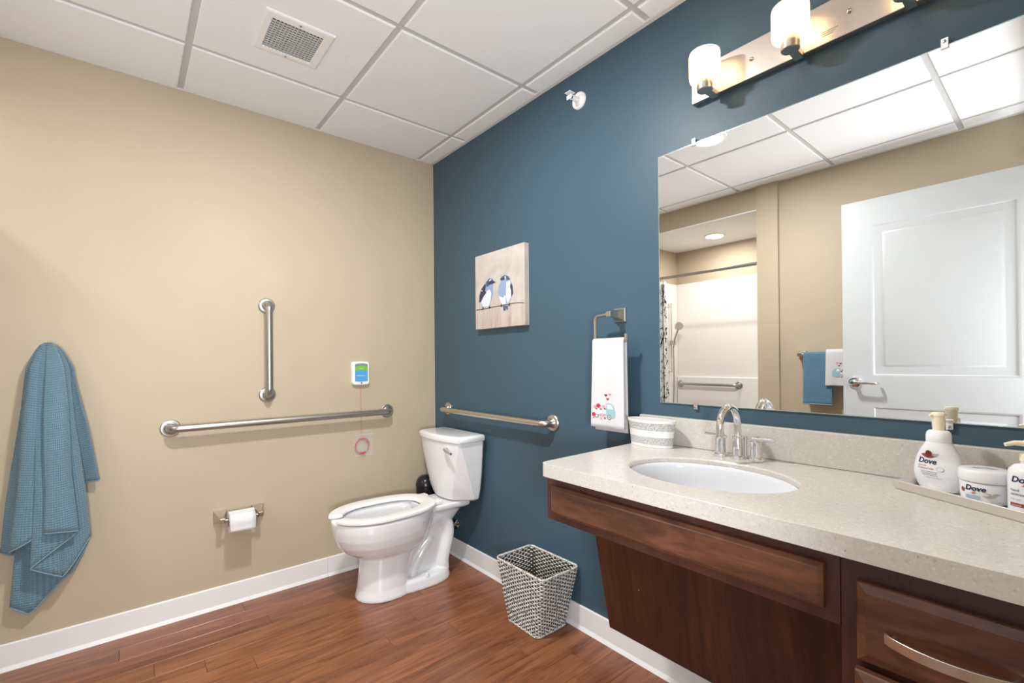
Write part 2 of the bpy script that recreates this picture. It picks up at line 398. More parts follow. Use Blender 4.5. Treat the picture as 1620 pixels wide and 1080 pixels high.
# ceiling grid
ce = struct(MB().box(0, XR, YF, 0, 2.475, 2.5).build('ceiling', M['tile']))
gx = [.397-.61]+[.397+.612*i for i in range(5)]; gy = [.5]+[-.112-.61*i for i in range(5)]
tw = .012
def tile(x0, x1, y0, y1):
    a, b, c, d = x0, x1, y0, y1; e = .004; z = H
    MB().loft([[(a, c, z+.009), (b, c, z+.009), (b, d, z+.009), (a, d, z+.009)], [(a, c, z+.003), (b, c, z+.003), (b, d, z+.003), (a, d, z+.003)],
               [(a+e, c+e, z), (b-e, c+e, z), (b-e, d-e, z), (a+e, d-e, z)]], True, True).build('ceiling_tile', M['tile'], ce)
xs = [0.0]+[g for g in gx if 0 < g < XR]+[XR]; ys = [0.0]+[g for g in gy if YF < g < 0]+[YF]
for i in range(len(xs)-1):
    for j in range(len(ys)-1):
        x0 = xs[i]+(tw if i else .004); x1 = xs[i+1]-(tw if i < len(xs)-2 else .004)
        y1 = ys[j]-(tw if j else .018); y0 = ys[j+1]+(tw if j < len(ys)-2 else .018)
        if x1-x0 > .02 and y1-y0 > .02: tile(x0, x1, y0, y1)
for g in xs[1:-1]: MB().box(g-.0122, g+.0122, YF, 0, H+.007, H+.03).build('main_tee', M['tee'], ce)
for g in ys[1:-1]: MB().box(0, XR, g-.0120, g+.0120, H+.0075, H+.029).build('cross_tee', M['tee'], ce)
MB().box(0, XR, -.0185, -.0002, H-.001, H+.02).build('wall_angle', M['wallangle'], ce)
MB().box(0.0002, .006, YF, 0, H-.001, H+.02).build('wall_angle', M['wallangle'], ce)
MB().box(0, XR, YF+.0002, YF+.0185, H-.001, H+.02).build('wall_angle', M['wallangle'], ce)

# baseboards (vinyl cove: a thin board with a flared toe)
def base_prof(o, inn, z): return None
bl = MB()
for y0, y1 in ((YF, -.685), (-.684, 0)):
    pr = [(0.0003, 0), (.016, 0), (.013, .006), (.0075, .016), (.007, .098), (.004, .1025), (.0003, .1025)]
    bl.loft([[(px_, y, pz) for px_, pz in pr] for y in (y0, y1)])
struct(bl.build('baseboard_left', M['trim']))
bb = MB(); pr = [(0.0003, 0), (.016, 0), (.013, .006), (.0075, .016), (.007, .098), (.004, .1025), (.0003, .1025)]
bb.loft([[(x_, -py, pz) for py, pz in pr] for x_ in (.0075, 2.33)])
struct(bb.build('baseboard_back', M['trim']))
bb = MB(); bb.loft([[(x_, YF+py, pz) for py, pz in pr] for x_ in (1.29, XR)])
struct(bb.build('baseboard_front', M['trim']))

# ------------------------------------------------------------------ shower surround, curtain, rod
t = thing('shower_surround', 'white acrylic shower surround lining the alcove seen in the mirror', 'shower', (.57, SB, 0))
MB().box(.013, SX1-.013, SB+.0005, SB+.012, .0, 1.94).build('back_panel', M['surround'], t, bevel=.004)
MB().box(.0005, .012, SB+.0005, -2.165, .0, 1.94).build('side_panel', M['surround'], t, bevel=.004)
MB().box(SX1-.012, SX1-.0005, SB+.0005, YF-.101, .0, 1.94).build('side_panel', M['surround'], t, bevel=.004)
MB().box(.013, SX1-.013, SB+.012, SB+.035, .01, 1.0).build('ledge', M['surround'], t, bevel=.012, seg=4)
MB().box(.013, SX1-.013, SB+.036, YF, -.008, .03).build('shower_pan', M['surround'], t, bevel=.01)
t = thing('curtain_rod', 'metal shower curtain rod spanning the alcove opening in the mirror', 'rod', (.57, -2.125, 1.885))
MB().tube([(0.002, -2.125, 1.885), (SX1-.002, -2.125, 1.885)], .0125, 14).build('rod', M['steel'], t, smooth=40)
for xx, ax in ((.0125, 'x'), (SX1-.0005, '-x')):
    MB().lathe((xx, -2.125, 1.885), [(.03, 0), (.028, .012), (.016, .022)], 20, ax).build('flange', M['steel'], t, smooth=40)
cur = MB(); P = []; uv = []
for i in range(90):
    f_ = i/89; row = []
    for j in range(16):
        g = j/15; z = .09+1.765*(1-g); amp = .022+.008*g
        xx = .03+(.315+.02*g)*f_+.006*math.sin(f_*31); yy = -2.135+amp*math.sin(f_*2*PI*6.5+.6*g)-.01*g
        row.append((xx, yy, z)); uv.append((f_*1.3, z*.72))
    P.append(row)
t = thing('shower_curtain', 'white floral patterned shower curtain bunched at the left of the rod, seen in the mirror', 'curtain', (.19, -2.135, .09))
cur.grid(P, uv).build('curtain', M['curtain'], t, smooth=60, solid=.0015)
for i in range(7):
    xx = .05+i*.047
    MB().tube([(xx, -2.127+.021*math.cos(a*PI/9), 1.876+.026*math.sin(a*PI/9)) for a in range(18)], .0016, 6, closed=True).build('ring', M['steel'], t, smooth=60)

def grab_bar(name, label, a, b, out, r=.0165, so=.057, fr=.039, m=None):
    a, b, out = Vector(a), Vector(b), Vector(out); m = m or M['steel']; mid = (a+b)/2
    t = thing(name, label, 'grab bar', mid)
    p = fillet([a+out*.002, a+out*so, b+out*so, b+out*.002], .032, 10)
    MB().tube(p, r, 18).build('rail', m, t, smooth=50)
    ax = {(1, 0): 'x', (0, -1): '-y', (0, 1): 'y'}[(round(out.x), round(out.y))]
    for q in (a, b):
        MB().lathe(q+out*.0004, [(fr, 0), (fr, .005), (fr-.0035, .0085), (r+.009, .0090), (r+.005, .0115), (r+.003, .016), (r+.0005, .019)], 36, ax).build('flange', m, t, smooth=35)
    return t
grab_bar('grab_bar', 'long horizontal steel grab bar on the tan wall beside the toilet', (0, -1.378, .88), (0, -.331, .88), (1, 0, 0))
grab_bar('grab_bar', 'short vertical steel grab bar high on the tan wall', (0, -.978, 1.465), (0, -.978, 1.013), (1, 0, 0))
grab_bar('grab_bar', 'horizontal steel grab bar on the blue wall behind the toilet tank', (.165, 0, .882), (1.080, 0, .882), (0, -1, 0), m=M['nickel'])
grab_bar('grab_bar', 'steel grab bar inside the white shower, seen in the mirror', (.06, SB+.035, .925), (.645, SB+.035, .925), (0, 1, 0), r=.014, so=.05, fr=.035, m=M['steel'])

# hand shower
t = thing('hand_shower', 'chrome hand shower on its slide bar and hose in the alcove, seen in the mirror', 'shower head', (.0125, -2.70, 1.0))
HS = -2.70
MB().tube([(.045, HS, 1.04), (.045, HS, 1.735)], .008, 12).build('slide_bar', M['chrome'], t, smooth=50)
for z in (1.06, 1.715): MB().lathe((.0125, HS, z), [(.02, 0), (.02, .01), (.011, .016), (.011, .034)], 16, 'x').build('bracket', M['chrome'], t, smooth=40)
MB().box(.036, .088, HS-.020, HS+.020, 1.315, 1.36).build('slider', M['steel'], t, bevel=.006)
MB().tube([(.078, HS+.022, 1.285), (.092, HS+.022, 1.37), (.132, HS+.018, 1.475)], [.012, .0125, .014], 14).build('handle', M['chrome'], t, smooth=50)
d_ = Vector((.62, .60, -.42)).normalized()
q = Vector((.140, HS+.022, 1.500)); a1 = d_.cross(Vector((0, 0, 1))).normalized(); a2 = d_.cross(a1)
MB().loft([[q+d_*h+(a1*math.cos(2*PI*j/24)+a2*math.sin(2*PI*j/24))*r_ for j in range(24)] for r_, h in ((.014, -.038), (.040, -.014), (.046, .004), (.040, .013))]).build('spray_head', M['chrome'], t, smooth=40)
MB().tube([(.078, HS+.022, 1.285), (.088, HS+.03, 1.10), (.086, HS+.03, .85), (.074, HS+.03, .62), (.055, HS+.03, .50), (.035, HS+.03, .58), (.024, HS+.03, .70)], .006, 10).build('hose', M['steel'], t, smooth=60)

# ------------------------------------------------------------------ door (open, parallel to the front wall)
y0, y1 = -1.945, -1.905; X0, X1 = 1.712, 2.625
d = struct(MB().box(X0, X1, y0, y1-.006, .012, 2.118).build('door_1', M['white_door']))
def panel_frame(px0, px1, pz0, pz1):
    pass
PA = [(1.858, 2.460, 1.064, 1.965), (1.858, 2.460, .235, .884)]
# stiles and rails proud of the core, panels recessed with moulding and raised field
def dface(x0, x1, z0, z1, nm): MB().box(x0, x1, y1-.0065, y1, z0, z1).build(nm, M['white_door'], d)
dface(X0, 1.858, .012, 2.118, 'stile'); dface(2.460, X1, .012, 2.118, 'stile')
dface(1.858, 2.460, 1.965, 2.118, 'rail'); dface(1.858, 2.460, .884, 1.064, 'rail'); dface(1.858, 2.460, .012, .235, 'rail')
for (a, b, c, e) in PA:
    def rg(i, y): return [(a+i, y, c+i), (b-i, y, c+i), (b-i, y, e-i), (a+i, y, e-i)]
    MB().loft([rg(0, y1), rg(.008, y1-.002), rg(.012, y1-.006), rg(.024, y1-.0065), rg(.03, y1-.0115), rg(.036, y1-.0115), rg(.062, y1-.003), rg(.066, y1-.0025)], False, True).build('panel', M['white_door'], d, smooth=20)
hx, hz = 1.772, 1.023
h = MB().lathe((hx, y1, hz), [(.034, 0), (.034, .006), (.030, .011), (.014, .014), (.012, .016), (.012, .05)], 32, 'y').build('lever_handle', M['chrome'], d, smooth=35)
MB().tube(fillet([(hx-.004, y1+.05, hz), (hx+.03, y1+.056, hz), (hx+.112, y1+.054, hz-.002), (hx+.118, y1+.02, hz-.002)], [.03, .014], 6), .0085, 12, sec=[(math.cos(2*PI*k/12)*.9, math.sin(2*PI*k/12)*1.05) for k in range(12)]).build('lever', M['chrome'], h, smooth=50)
MB().lathe((hx, y1+.05, hz), [(.012, 0), (.012, .006), (.009, .010)], 20, 'y').build('lever_hub', M['chrome'], h, smooth=35)
for z in (.3, 1.07, 1.85): MB().lathe((X1+.006, y1-.002, z), [(.007, 0), (.007, .1)], 12, 'z').build('hinge', M['steel'], d, smooth=40)
MB().box(X1-.002, X1+.02, y1-.04, y1-.008, .3, 1.95).build('hinge_leaf', M['steel'], d)

# ------------------------------------------------------------------ towel bar on the front wall with towels
BZ = 1.198; BY = -2.022
t = thing('towel_bar', 'brushed nickel towel bar on the front wall, partly behind the open door', 'towel bar', (1.73, YF, BZ))
for xx in (1.43, 2.03):
    s_ = .026; mb = MB()
    mb.loft([[(xx+sx*k, YF+dy, BZ+sz*k) for sx, sz in ((-1, -1), (1, -1), (1, 1), (-1, 1))] for k, dy in ((s_, .0005), (s_, .006), (.021, .007), (.013, .035), (.013, .055), (.012, .08), (.008, .084))])
    mb.build('post', M['nickel'], t)
MB().tube([(1.43, BY, BZ), (2.03, BY, BZ)], .008, 12).build('bar', M['nickel'], t, smooth=50)

def hanging(x0, x1, ybar, zbar, zf, zb, rad, wave=.004, flare=.0, nx=26, out=-1, ph=0, gather=0):
    """folded towel over a bar along x; out = sign of the side that faces the room"""
    prof = []
    nF = 22
    for i in range(nF+1): prof.append((rad+.004*(i/nF), zf+(zbar-zf)*(1-(nF-i)/nF)))
    prof = [(rad+.006*(1-i/nF), zf+(zbar-zf)*i/nF) for i in range(nF+1)]
    for k in range(1, 8):
        a = PI*k/8; prof.append((rad*math.cos(a), zbar+rad*math.sin(a)))
    prof += [(-rad, zbar+(zb-zbar)*i/nF) for i in range(nF+1)]
    P = []; uv = []; s_ = 0; L_ = [0]
    for a, b in zip(prof[:-1], prof[1:]): s_ += math.hypot(a[0]-b[0], a[1]-b[1]); L_.append(s_)
    for i in range(nx+1):
        f_ = i/nx; row = []
        for (o, z), s2 in zip(prof, L_):
            dz = max(0, (zbar-z))/(zbar-min(zf, zb)+1e-6)
            wv = wave*math.sin(f_*9+ph+o*20)*dz + wave*.6*math.sin(f_*4.2+ph*2)*dz
            mid = (x0+x1)/2; hw = (x1-x0)/2*(1+flare*dz-gather*(1-dz)**3)
            row.append((mid+(f_*2-1)*hw, ybar+out*(o+(wv if o > 0 else wv*.3)), z)); uv.append((f_*(x1-x0)*9, s2*9))
        P.append(row)
    return P, uv
P, uv = hanging(1.458, 1.622, BY, BZ, .868, .92, .014, .004, .03, out=1)
t = thing('towel', 'blue waffle-weave towel hanging over the towel bar in the mirror', 'towel', (1.54, BY, .868))
mb = MB(); mb.grid(P, uv).build('cloth', M['terry_blue2'], t, smooth=70, solid=.005)
MB().tube([P[i][0] for i in range(len(P))], .0045, 8).build('hem', M['hem_blue'], t, smooth=60)
P2, uv2 = hanging(1.592, 1.745, BY, BZ+.006, .992, 1.01, .024, .003, .02, out=1, ph=1)

def embroidery(parent, fn, mats=M):
    """truck with flowers; fn(u, v, off) -> world point, u, v in crop units"""
    def poly(nm, pts, mt, off=.0006):
        mb = MB(); mb.add([fn(u_, v_, off) for u_, v_ in pts], [tuple(range(len(pts)))]); return (nm, mb, mt)
    def heart(cx, cy, r): return [(cx+r*.062*16*math.sin(a)**3, cy-r*.062*(13*math.cos(a)-5*math.cos(2*a)-2*math.cos(3*a)-math.cos(4*a))) for a in [2*PI*k/20 for k in range(20)]]
    parts = [poly('embroidered_heart', heart(177, 714, 12), M['e_plum']), poly('embroidered_heart', heart(207, 708, 13), M['e_pink']), poly('embroidered_heart', heart(190, 741, 12), M['e_red'])]
    for nm, mb, mt in parts: mb.build(nm, mt, parent)
    tr = MB()
    def ap(pts, mi, off): tr.cur = mi; tr.add([fn(u_, v_, off) for u_, v_ in pts], [tuple(range(len(pts)))])
    ap([(178, 772), (200, 768), (226, 778), (240, 798), (249, 828), (250, 866), (238, 878), (182, 878), (178, 820)], 0, .0006)
    ap([(90, 812), (178, 822), (178, 856), (96, 852)], 1, .0006)
    ap([(88, 846), (178, 846), (178, 862), (92, 862)], 0, .0008)
    ap([(186, 782), (204, 779), (222, 788), (234, 812), (190, 812)], 1, .0009)
    ap(circ(203, 872, 17, sx=.95), 3, .0010); ap(circ(203, 872, 12, sx=.95), 1, .0012); ap(circ(203, 872, 6), 3, .0014)
    ap(circ(113, 868, 14), 3, .0010); ap(circ(113, 868, 9), 1, .0012)
    tr.build('embroidered_truck', [M['e_teal'], M['e_white'], M['e_red'], M['e_dark']], parent)
    for cx, cy, r, mt in ((124, 792, 15, 'e_red'), (98, 800, 10, 'e_pink'), (160, 796, 10, 'e_pink'), (110, 814, 6, 'e_plum'), (142, 816, 7, 'e_red'), (170, 812, 6, 'e_plum'),
                          (92, 857, 15, 'e_red'), (140, 858, 9, 'e_pink'), (158, 862, 9, 'e_pink'), (144, 884, 8, 'e_pink'), (170, 880, 6, 'e_plum'), (92, 882, 6, 'e_green')):
        pts = [(cx+r*(1+.18*math.cos(5*a))*math.cos(a), cy+r*(1+.18*math.cos(5*a))*math.sin(a)) for a in [2*PI*k/20 for k in range(20)]]
        mb = MB(); mb.add([fn(u_, v_, .0013) for u_, v_ in pts], [tuple(range(20))]); mb.build('embroidered_flower', M[mt], parent)

def towel_surface(P, zb, zt, th, out, flip):
    """map crop units of the embroidery (x 68..305, y 320..950) to the front face of a hanging towel grid"""
    def fn(u_, v_, off):
        f_ = (u_-68)/237.; g = (950-v_)/630. if not flip else ((950-v_)*.00050+.022)/.206
        if flip: f_ = 1-f_
        fi = max(0, min(.9999, f_))*(len(P)-1); i = int(fi); fr = fi-i
        gj = max(0, min(.9999, g))*22; j = int(gj); gr = gj-j
        A = Vector(P[i][j]).lerp(Vector(P[i+1][j]), fr); B = Vector(P[i][j+1]).lerp(Vector(P[i+1][j+1]), fr); q = A.lerp(B, gr)
        q.y += out*(th/2+off); return q
    return fn
t = thing('towel', 'white towel with an embroidered teal truck, hung beside the blue towel in the mirror', 'towel', (1.67, BY, .99))
mb = MB(); c_o = mb.grid(P2, uv2).build('cloth', M['terry_white'], t, smooth=70, solid=.005)
embroidery(c_o, towel_surface(P2, .99, 1.2, .005, 1, True))

# ------------------------------------------------------------------ ceiling vent, downlights, sprinkler
t = thing('ceiling_vent', 'white square ceiling exhaust register with a dark egg-crate grille', 'vent', (.683, -1.018, H))
vx0, vx1, vy0, vy1 = .556, .812, -1.140, -.894; ix0, ix1, iy0, iy1 = .586, .773, -1.110, -.930
mb = MB(); mb.loft([[(a, c, z) for a, c in ((vx0+i, vy0+i), (vx1-i, vy0+i), (vx1-i, vy1-i), (vx0+i, vy1-i))] for i, z in ((0, H-.0003), (.002, H-.006), (.008, H-.008))] +
                   [[(a, c, z) for a, c in ((ix0-i, iy0-i), (ix1+i, iy0-i), (ix1+i, iy1+i), (ix0-i, iy1+i))] for i, z in ((.003, H-.008), (0, H-.005), (0, H-.0003))], False, False)
mb.build('frame', M['white_plastic'], t)
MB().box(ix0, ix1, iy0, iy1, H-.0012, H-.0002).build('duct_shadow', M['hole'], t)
mb = MB()
for i in range(1, 14): yy = iy0+(iy1-iy0)*i/14; mb.box(ix0, ix1, yy-.0013, yy+.0013, H-.007, H-.0015)
for i in range(1, 13): xx = ix0+(ix1-ix0)*i/13; mb.box(xx-.0011, xx+.0011, iy0, iy1, H-.0068, H-.0017)
mb.build('grille', M['tee'], t, kind='stuff')
for p_ in ((.571, -1.02), (.793, -1.02)): MB().lathe((p_[0], p_[1], H-.0105), [(.003, 0), (.0045, .0012), (.0045, .0026)], 12).build('screw', M['steel'], t, smooth=40)
t = thing('downlight', 'round recessed ceiling downlight, seen in the top left corner of the mirror', 'light', (1.30, -1.065, H))
MB().lathe((1.30, -1.065, H-.009), [(.066, .003), (.066, 0), (.088, .002), (.094, .0088)], 40, cap0=False, cap1=False).build('trim_ring', M['white_plastic'], t, smooth=40)
MB().lathe((1.30, -1.065, H-.0062), [(.066, 0), (.066, .004)], 40).build('lens', M['lens'], t, smooth=40)
t = thing('downlight', 'recessed downlight in the low shower ceiling, seen in the mirror', 'light', (.60, -2.50, SH))
MB().lathe((.60, -2.50, SH-.009), [(.06, .003), (.06, 0), (.08, .002), (.085, .0088)], 32, cap0=False, cap1=False).build('trim_ring', M['white_plastic'], t, smooth=40)
MB().lathe((.60, -2.50, SH-.0062), [(.06, 0), (.06, .004)], 32).build('lens', M['lens_warm'], t, smooth=40)
t = thing('fire_sprinkler', 'white sidewall fire sprinkler on the blue wall near the ceiling', 'sprinkler', (1.262, 0, 2.303))
c = (1.262, -.0005, 2.303)
MB().lathe(c, [(.037, 0), (.037, .005), (.034, .010), (.027, .008), (.022, .004), (.020, .010), (.014, .014), (.013, .012)], 32, '-y').build('escutcheon', M['white_plastic'], t, smooth=35)
MB().lathe(c, [(.010, .0), (.010, .026), (.012, .027), (.012, .033), (.007, .035)], 6, '-y').build('body', M['white_plastic'], t)
for s_ in (-1, 1): MB().tube(fillet([(1.262+.009*s_, -.032, 2.303), (1.262+.016*s_, -.044, 2.303), (1.262+.004*s_, -.062, 2.303)], .006, 4), .0025, 8).build('frame_arm', M['white_plastic'], t, smooth=50)
mb = MB(); mb.box(1.248, 1.276, -.068, -.064, 2.288, 2.306); mb.build('deflector', M['white_plastic'], t, bevel=.001)
MB().box(1.246, 1.278, -.078, -.044, 2.314, 2.3165).build('deflector_hood', M['white_plastic'], t, bevel=.001)

# ------------------------------------------------------------------ mirror with clips
t = thing('mirror', 'large frameless wall mirror above the vanity', 'mirror', (2.13, 0, 1.014))
mx0, mx1, mz0, mz1 = 1.650, 2.612, 1.0145, 1.9225
MB().box(mx0, mx1, -.0055, -.0008, mz0, mz1).build('backing_glass', M['mirror_edge'], t)
e = .0025
MB().add([(mx0+e, -.0056, mz0+e), (mx1-e, -.0056, mz0+e), (mx1-e, -.0056, mz1-e), (mx0+e, -.0056, mz1-e)], [(0, 1, 2, 3)]).build('silvered_face', M['mirror'], t)
for (xx, zz, s_) in ((1.790, mz0, -1), (2.436, mz0, -1), (1.792, mz1, 1), (2.436, mz1, 1)):
    a, b = sorted((zz+s_*.016, zz-s_*.009))
    c_ = MB().box(xx-.0075, xx+.0075, -.0095, -.0062, a, b).build('clip', M['chrome'], t, bevel=.0015)
    MB().lathe((xx, -.0093, zz+s_*.008), [(.0035, 0), (.0035, .0015), (.002, .0025)], 12, '-y').build('screw', M['steel'], c_, smooth=40)

# ------------------------------------------------------------------ vanity light
t = thing('vanity_light', 'brushed nickel vanity light bar with lit opal glass shades above the mirror', 'light', (2.13, 0, 2.10))
pz0, pz1 = 2.047, 2.160
MB().box(1.797, 2.463, -.0255, -.0005, pz0, pz1).build('backplate', M['platemetal'], t, bevel=.0015)
for xx in (1.996, 2.251): MB().lathe((xx, -.0255, 2.1035), [(.006, 0), (.006, .003), (.0035, .0075), (.001, .009)], 14, '-y').build('cap_nut', M['steel'], t, smooth=40)
for xx in (1.880, 2.130, 2.380):
    cy = -.094; g = .0
    sh = MB().lathe((xx, cy, 0), [(.024, 2.069), (.038, 2.066), (.0450, 2.070), (.0468, 2.080), (.0468, 2.146), (.045, 2.153), (.040, 2.155), (.040, 2.149), (.0415, 2.080), (.037, 2.074), (.024, 2.074)], 40, cap0=False, cap1=False)
    sh.build('glass_shade', M['glass_lamp'], t, smooth=40)
    cp = MB().lathe((xx, cy, 0), [(.0225, 2.033), (.0238, 2.0345), (.0238, 2.0755), (.019, 2.078), (.015, 2.083)], 32).build('socket_cup', M['nickel'], t, smooth=35)
    MB().box(xx-.0115, xx+.0115, cy+.004, -.0255, 2.0345, 2.0475+.006).build('arm', M['nickel'], t, bevel=.002)
    MB().lathe((xx, cy, 0), [(.012, 2.082), (.018, 2.095), (.020, 2.105), (.016, 2.122), (.006, 2.13)], 20).build('bulb', M['bulb'], t, smooth=60)
mb = MB()  # maker's sticker: three faint lines
for i in range(3): mb.box(2.185, 2.225-.006*i, -.0262, -.0256, 2.079-.0055*i, 2.0812-.0055*i)
mb.build('sticker', M['greyprint'], t)

# ------------------------------------------------------------------ picture
cx0, cx1, cz0, cz1 = .506, .922, 1.347, 1.752
t = thing('canvas_picture', 'small square canvas painting of two birds on a branch', 'picture', (cx0, -.03, cz0))
cv = MB().box(cx0, cx1, -.032, -.0005, cz0, cz1).build('canvas', M['canvas'], t, bevel=.002)
def pc(X, Y, off):
    u_ = (X-90)/520.; tp = 240-145*u_; bt = 1015-30*u_; v_ = (bt-Y)/(bt-tp)
    u2 = u_/(1+.10*(1-u_))*1.0
    return (cx0+(cx1-cx0)*(u_*.93+.07*u_*u_), -.032-off, cz0+(cz1-cz0)*v_)
def bird(shapes):
    mb = MB(); ms = []
    for k, (mt, pts) in enumerate(shapes):
        if mt not in ms: ms.append(mt)
        mb.cur = ms.index(mt); mb.add([pc(X, Y, .0003+.00012*k) for X, Y in pts], [tuple(range(len(pts)))])
    return mb.build('painted_bird', [M[x_] for x_ in ms], cv)
bird([('bird_blue', [(140, 718), (148, 640), (172, 575), (215, 512), (262, 472), (292, 472), (312, 500), (302, 560), (302, 640), (286, 705), (256, 772), (192, 776), (165, 745)]),
      ('bird_white', [(192, 772), (160, 728), (190, 668), (232, 602), (262, 585), (282, 620), (276, 700), (254, 768)]),
      ('bird_dark', [(138, 726), (142, 652), (168, 580), (212, 524), (222, 548), (214, 600), (226, 622), (192, 662), (160, 716)]),
      ('bird_brown', [(140, 724), (150, 660), (178, 630), (196, 650), (160, 712)]),
      ('bird_white', [(166, 600), (182, 590), (174, 612)]),
      ('bird_slate', [(226, 506), (262, 467), (290, 468), (314, 500), (335, 510), (312, 522), (290, 532), (262, 540), (240, 560), (222, 545)]),
      ('bird_dark', [(244, 530), (262, 500), (296, 498), (336, 508), (312, 522), (280, 528)]),
      ('bird_white', [(258, 492), (280, 472), (290, 480), (268, 500)])])
bird([('bird_blue', [(388, 750), (362, 672), (356, 610), (368, 545), (388, 510), (380, 480), (400, 450), (430, 437), (464, 452), (482, 490), (506, 560), (506, 645), (484, 712), (452, 752), (414, 758)]),
      ('bird_white', [(442, 512), (478, 498), (490, 560), (486, 680), (452, 745), (436, 680), (440, 600)]),
      ('bird_white', [(362, 660), (410, 680), (430, 650), (436, 745), (410, 752), (390, 745)]),
      ('bird_dark', [(484, 520), (502, 556), (508, 640), (492, 672), (488, 606), (478, 570)]),
      ('bird_slate', [(380, 482), (398, 452), (430, 437), (464, 452), (480, 488), (450, 494), (430, 470), (412, 494)]),
      ('bird_dark', [(378, 482), (392, 472), (430, 462), (446, 488), (420, 486), (394, 494)]),
      ('bird_white', [(426, 450), (438, 448), (440, 486), (430, 486)]),
      ('bird_slate', [(410, 768), (460, 768), (456, 812), (446, 818), (440, 790), (430, 826), (410, 816)])])
mb = MB(); bp = [(100, 806), (170, 800), (280, 780), (400, 764), (500, 746), (560, 742), (606, 748)]
for (a, b) in zip(bp[:-1], bp[1:]): mb.add([pc(a[0], a[1]-4, .0004), pc(b[0], b[1]-4, .0004), pc(b[0], b[1]+5, .0004), pc(a[0], a[1]+5, .0004)], [(0, 1, 2, 3)])
for lx, ly in ((184, 770), (262, 762), (392, 748), (470, 740)):
    mb.add([pc(lx-4, ly, .0005), pc(lx+4, ly, .0005), pc(lx+10, ly+30, .0005), pc(lx-12, ly+32, .0005)], [(0, 1, 2, 3)])
mb.build('painted_branch', M['branch'], cv)

# ------------------------------------------------------------------ towel ring + hand towel
t = thing('towel_ring', 'brushed nickel open towel ring on the blue wall left of the mirror', 'towel ring', (1.47, 0, 1.352))
rx, rz = 1.470, 1.352
mb = MB(); mb.loft([[(rx+sx*k, -dy, rz+sz*k) for sx, sz in ((-1, -1), (1, -1), (1, 1), (-1, 1))] for k, dy in ((.028, .0005), (.028, .006), (.0255, .009), (.023, .010), (.0125, .034), (.0095, .055))])
mb.build('post', M['nickel'], t)
MB().box(rx-.011, rx+.011, -.080, -.055, rz-.011, rz+.011).build('collar', M['nickel'], t, bevel=.002)
RY = -.069
sq = [(-1, -.85), (1, -.85), (1, .85), (-1, .85)]
MB().tube(fillet([(rx-.008, RY, rz), (1.396, RY, rz-.004), (1.396, RY, 1.244), (1.546, RY, 1.244), (1.546, RY, 1.272)], [.018, .012, .010], 6), .0062, 8).build('ring', M['nickel'], t, smooth=40)
P3, uv3 = hanging(1.391, 1.541, RY, 1.2465, .908, .893, .0095, .003, .06, out=-1, ph=.4)
t = thing('hand_towel', 'white hand towel with an embroidered truck and hearts, hanging on the towel ring', 'towel', (1.466, RY, .893))
mb = MB(); c_o = mb.grid(P3, uv3).build('cloth', M['terry_white'], t, smooth=70, solid=.006)
embroidery(c_o, towel_surface(P3, .9, 1.2, .006, -1, False))

# ------------------------------------------------------------------ emergency call station
t = thing('emergency_call_station', 'white emergency pull-cord station with green and blue label on the tan wall', 'call button', (0, -.495, 1.11))
sy0, sy1, sz0, sz1 = -.549, -.441, 1.044, 1.174
def st_ring(i, x_):
    pts = []
    cy = (sy0+sy1)/2; cz = (sz0+sz1)/2; hw = (sy1-sy0)/2-i; hh = (sz1-sz0)/2-i
    for k in range(40):
        a = 2*PI*k/40; ca, sa = math.cos(a), math.sin(a); e_ = .28
        yy = hw*(abs(ca)**e_)*(1 if ca > 0 else -1); zz = hh*(abs(sa)**e_)*(1 if sa > 0 else -1)
        yy *= 1-.09*(1-(zz/hh)**2); zz *= 1+.05*(1-(yy/hw)**2)
        pts.append((x_, cy+yy, cz+zz))
    return pts
MB().loft([st_ring(0, .0005), st_ring(0, .018), st_ring(.004, .024), st_ring(.010, .026)]).build('housing', M['white_plastic'], t, smooth=35)
def lab(nm, yy0, yy1, zs0, zs1, bow0, bow1, mt, x_):
    pts = []; n = 10
    for k in range(n+1): f_ = k/n; yv = yy0+(yy1-yy0)*f_; pts.append((x_, yv, zs0+bow0*(1-(2*f_-1)**2)))
    for k in range(n, -1, -1): f_ = k/n; yv = yy0+(yy1-yy0)*f_; pts.append((x_, yv, zs1+bow1*(1-(2*f_-1)**2)))
    MB().add(pts, [tuple(range(len(pts)))]).build(nm, mt, t)
lab('label_grey', -.532, -.458, 1.064, 1.161, -.003, .005, M['slate'], .0264)
lab('label_green', -.529, -.461, 1.122, 1.145, .0055, .0065, M['lime'], .0267)
lab('label_blue', -.529, -.461, 1.066, 1.121, -.002, .0055, M['sky'], .0267)
def wtext(nm, body, size, cy, cz, mt, par, x_=.0272):
    vs, fs = text_polys(body, size); wv = max(v_[0] for v_ in vs)
    MB().add([(x_, cy-wv/2+a, cz+b) for a, b in vs], fs).build(nm, mt, par)
wtext('lettering', 'EMERGENCY', .0088, -.495, 1.093, M['e_white'], t)
wtext('lettering', 'CANCEL', .0075, -.495, 1.133, M['e_white'], t)
MB().lathe((.0255, -.495, 1.054), [(.004, 0), (.004, .002)], 12, 'x').build('indicator', M['black'], t)
MB().tube([(.013, -.495, 1.046), (.0125, -.494, .95), (.013, -.492, .74)], .0012, 6).build('pull_cord', M['coral'], t, smooth=60)
t2 = thing('cord_bag', 'small clear plastic bag holding the coiled red pull cord below the call station', 'bag', (.01, -.483, .63))
mb = MB(); mb.box(.0015, .0022, -.533, -.425, .632, .752); mb.build('bag_back', M['film'], t2)
mb = MB(); mb.box(.0150, .0157, -.533, -.425, .632, .752); mb.build('bag_front', M['film'], t2)
MB().box(.0012, .0162, -.533, -.425, .750, .756).build('bag_seal', mat('seal_film', (.95, .95, .95, 1), .2, alpha=.2), t2)
mb = MB(); pts = []
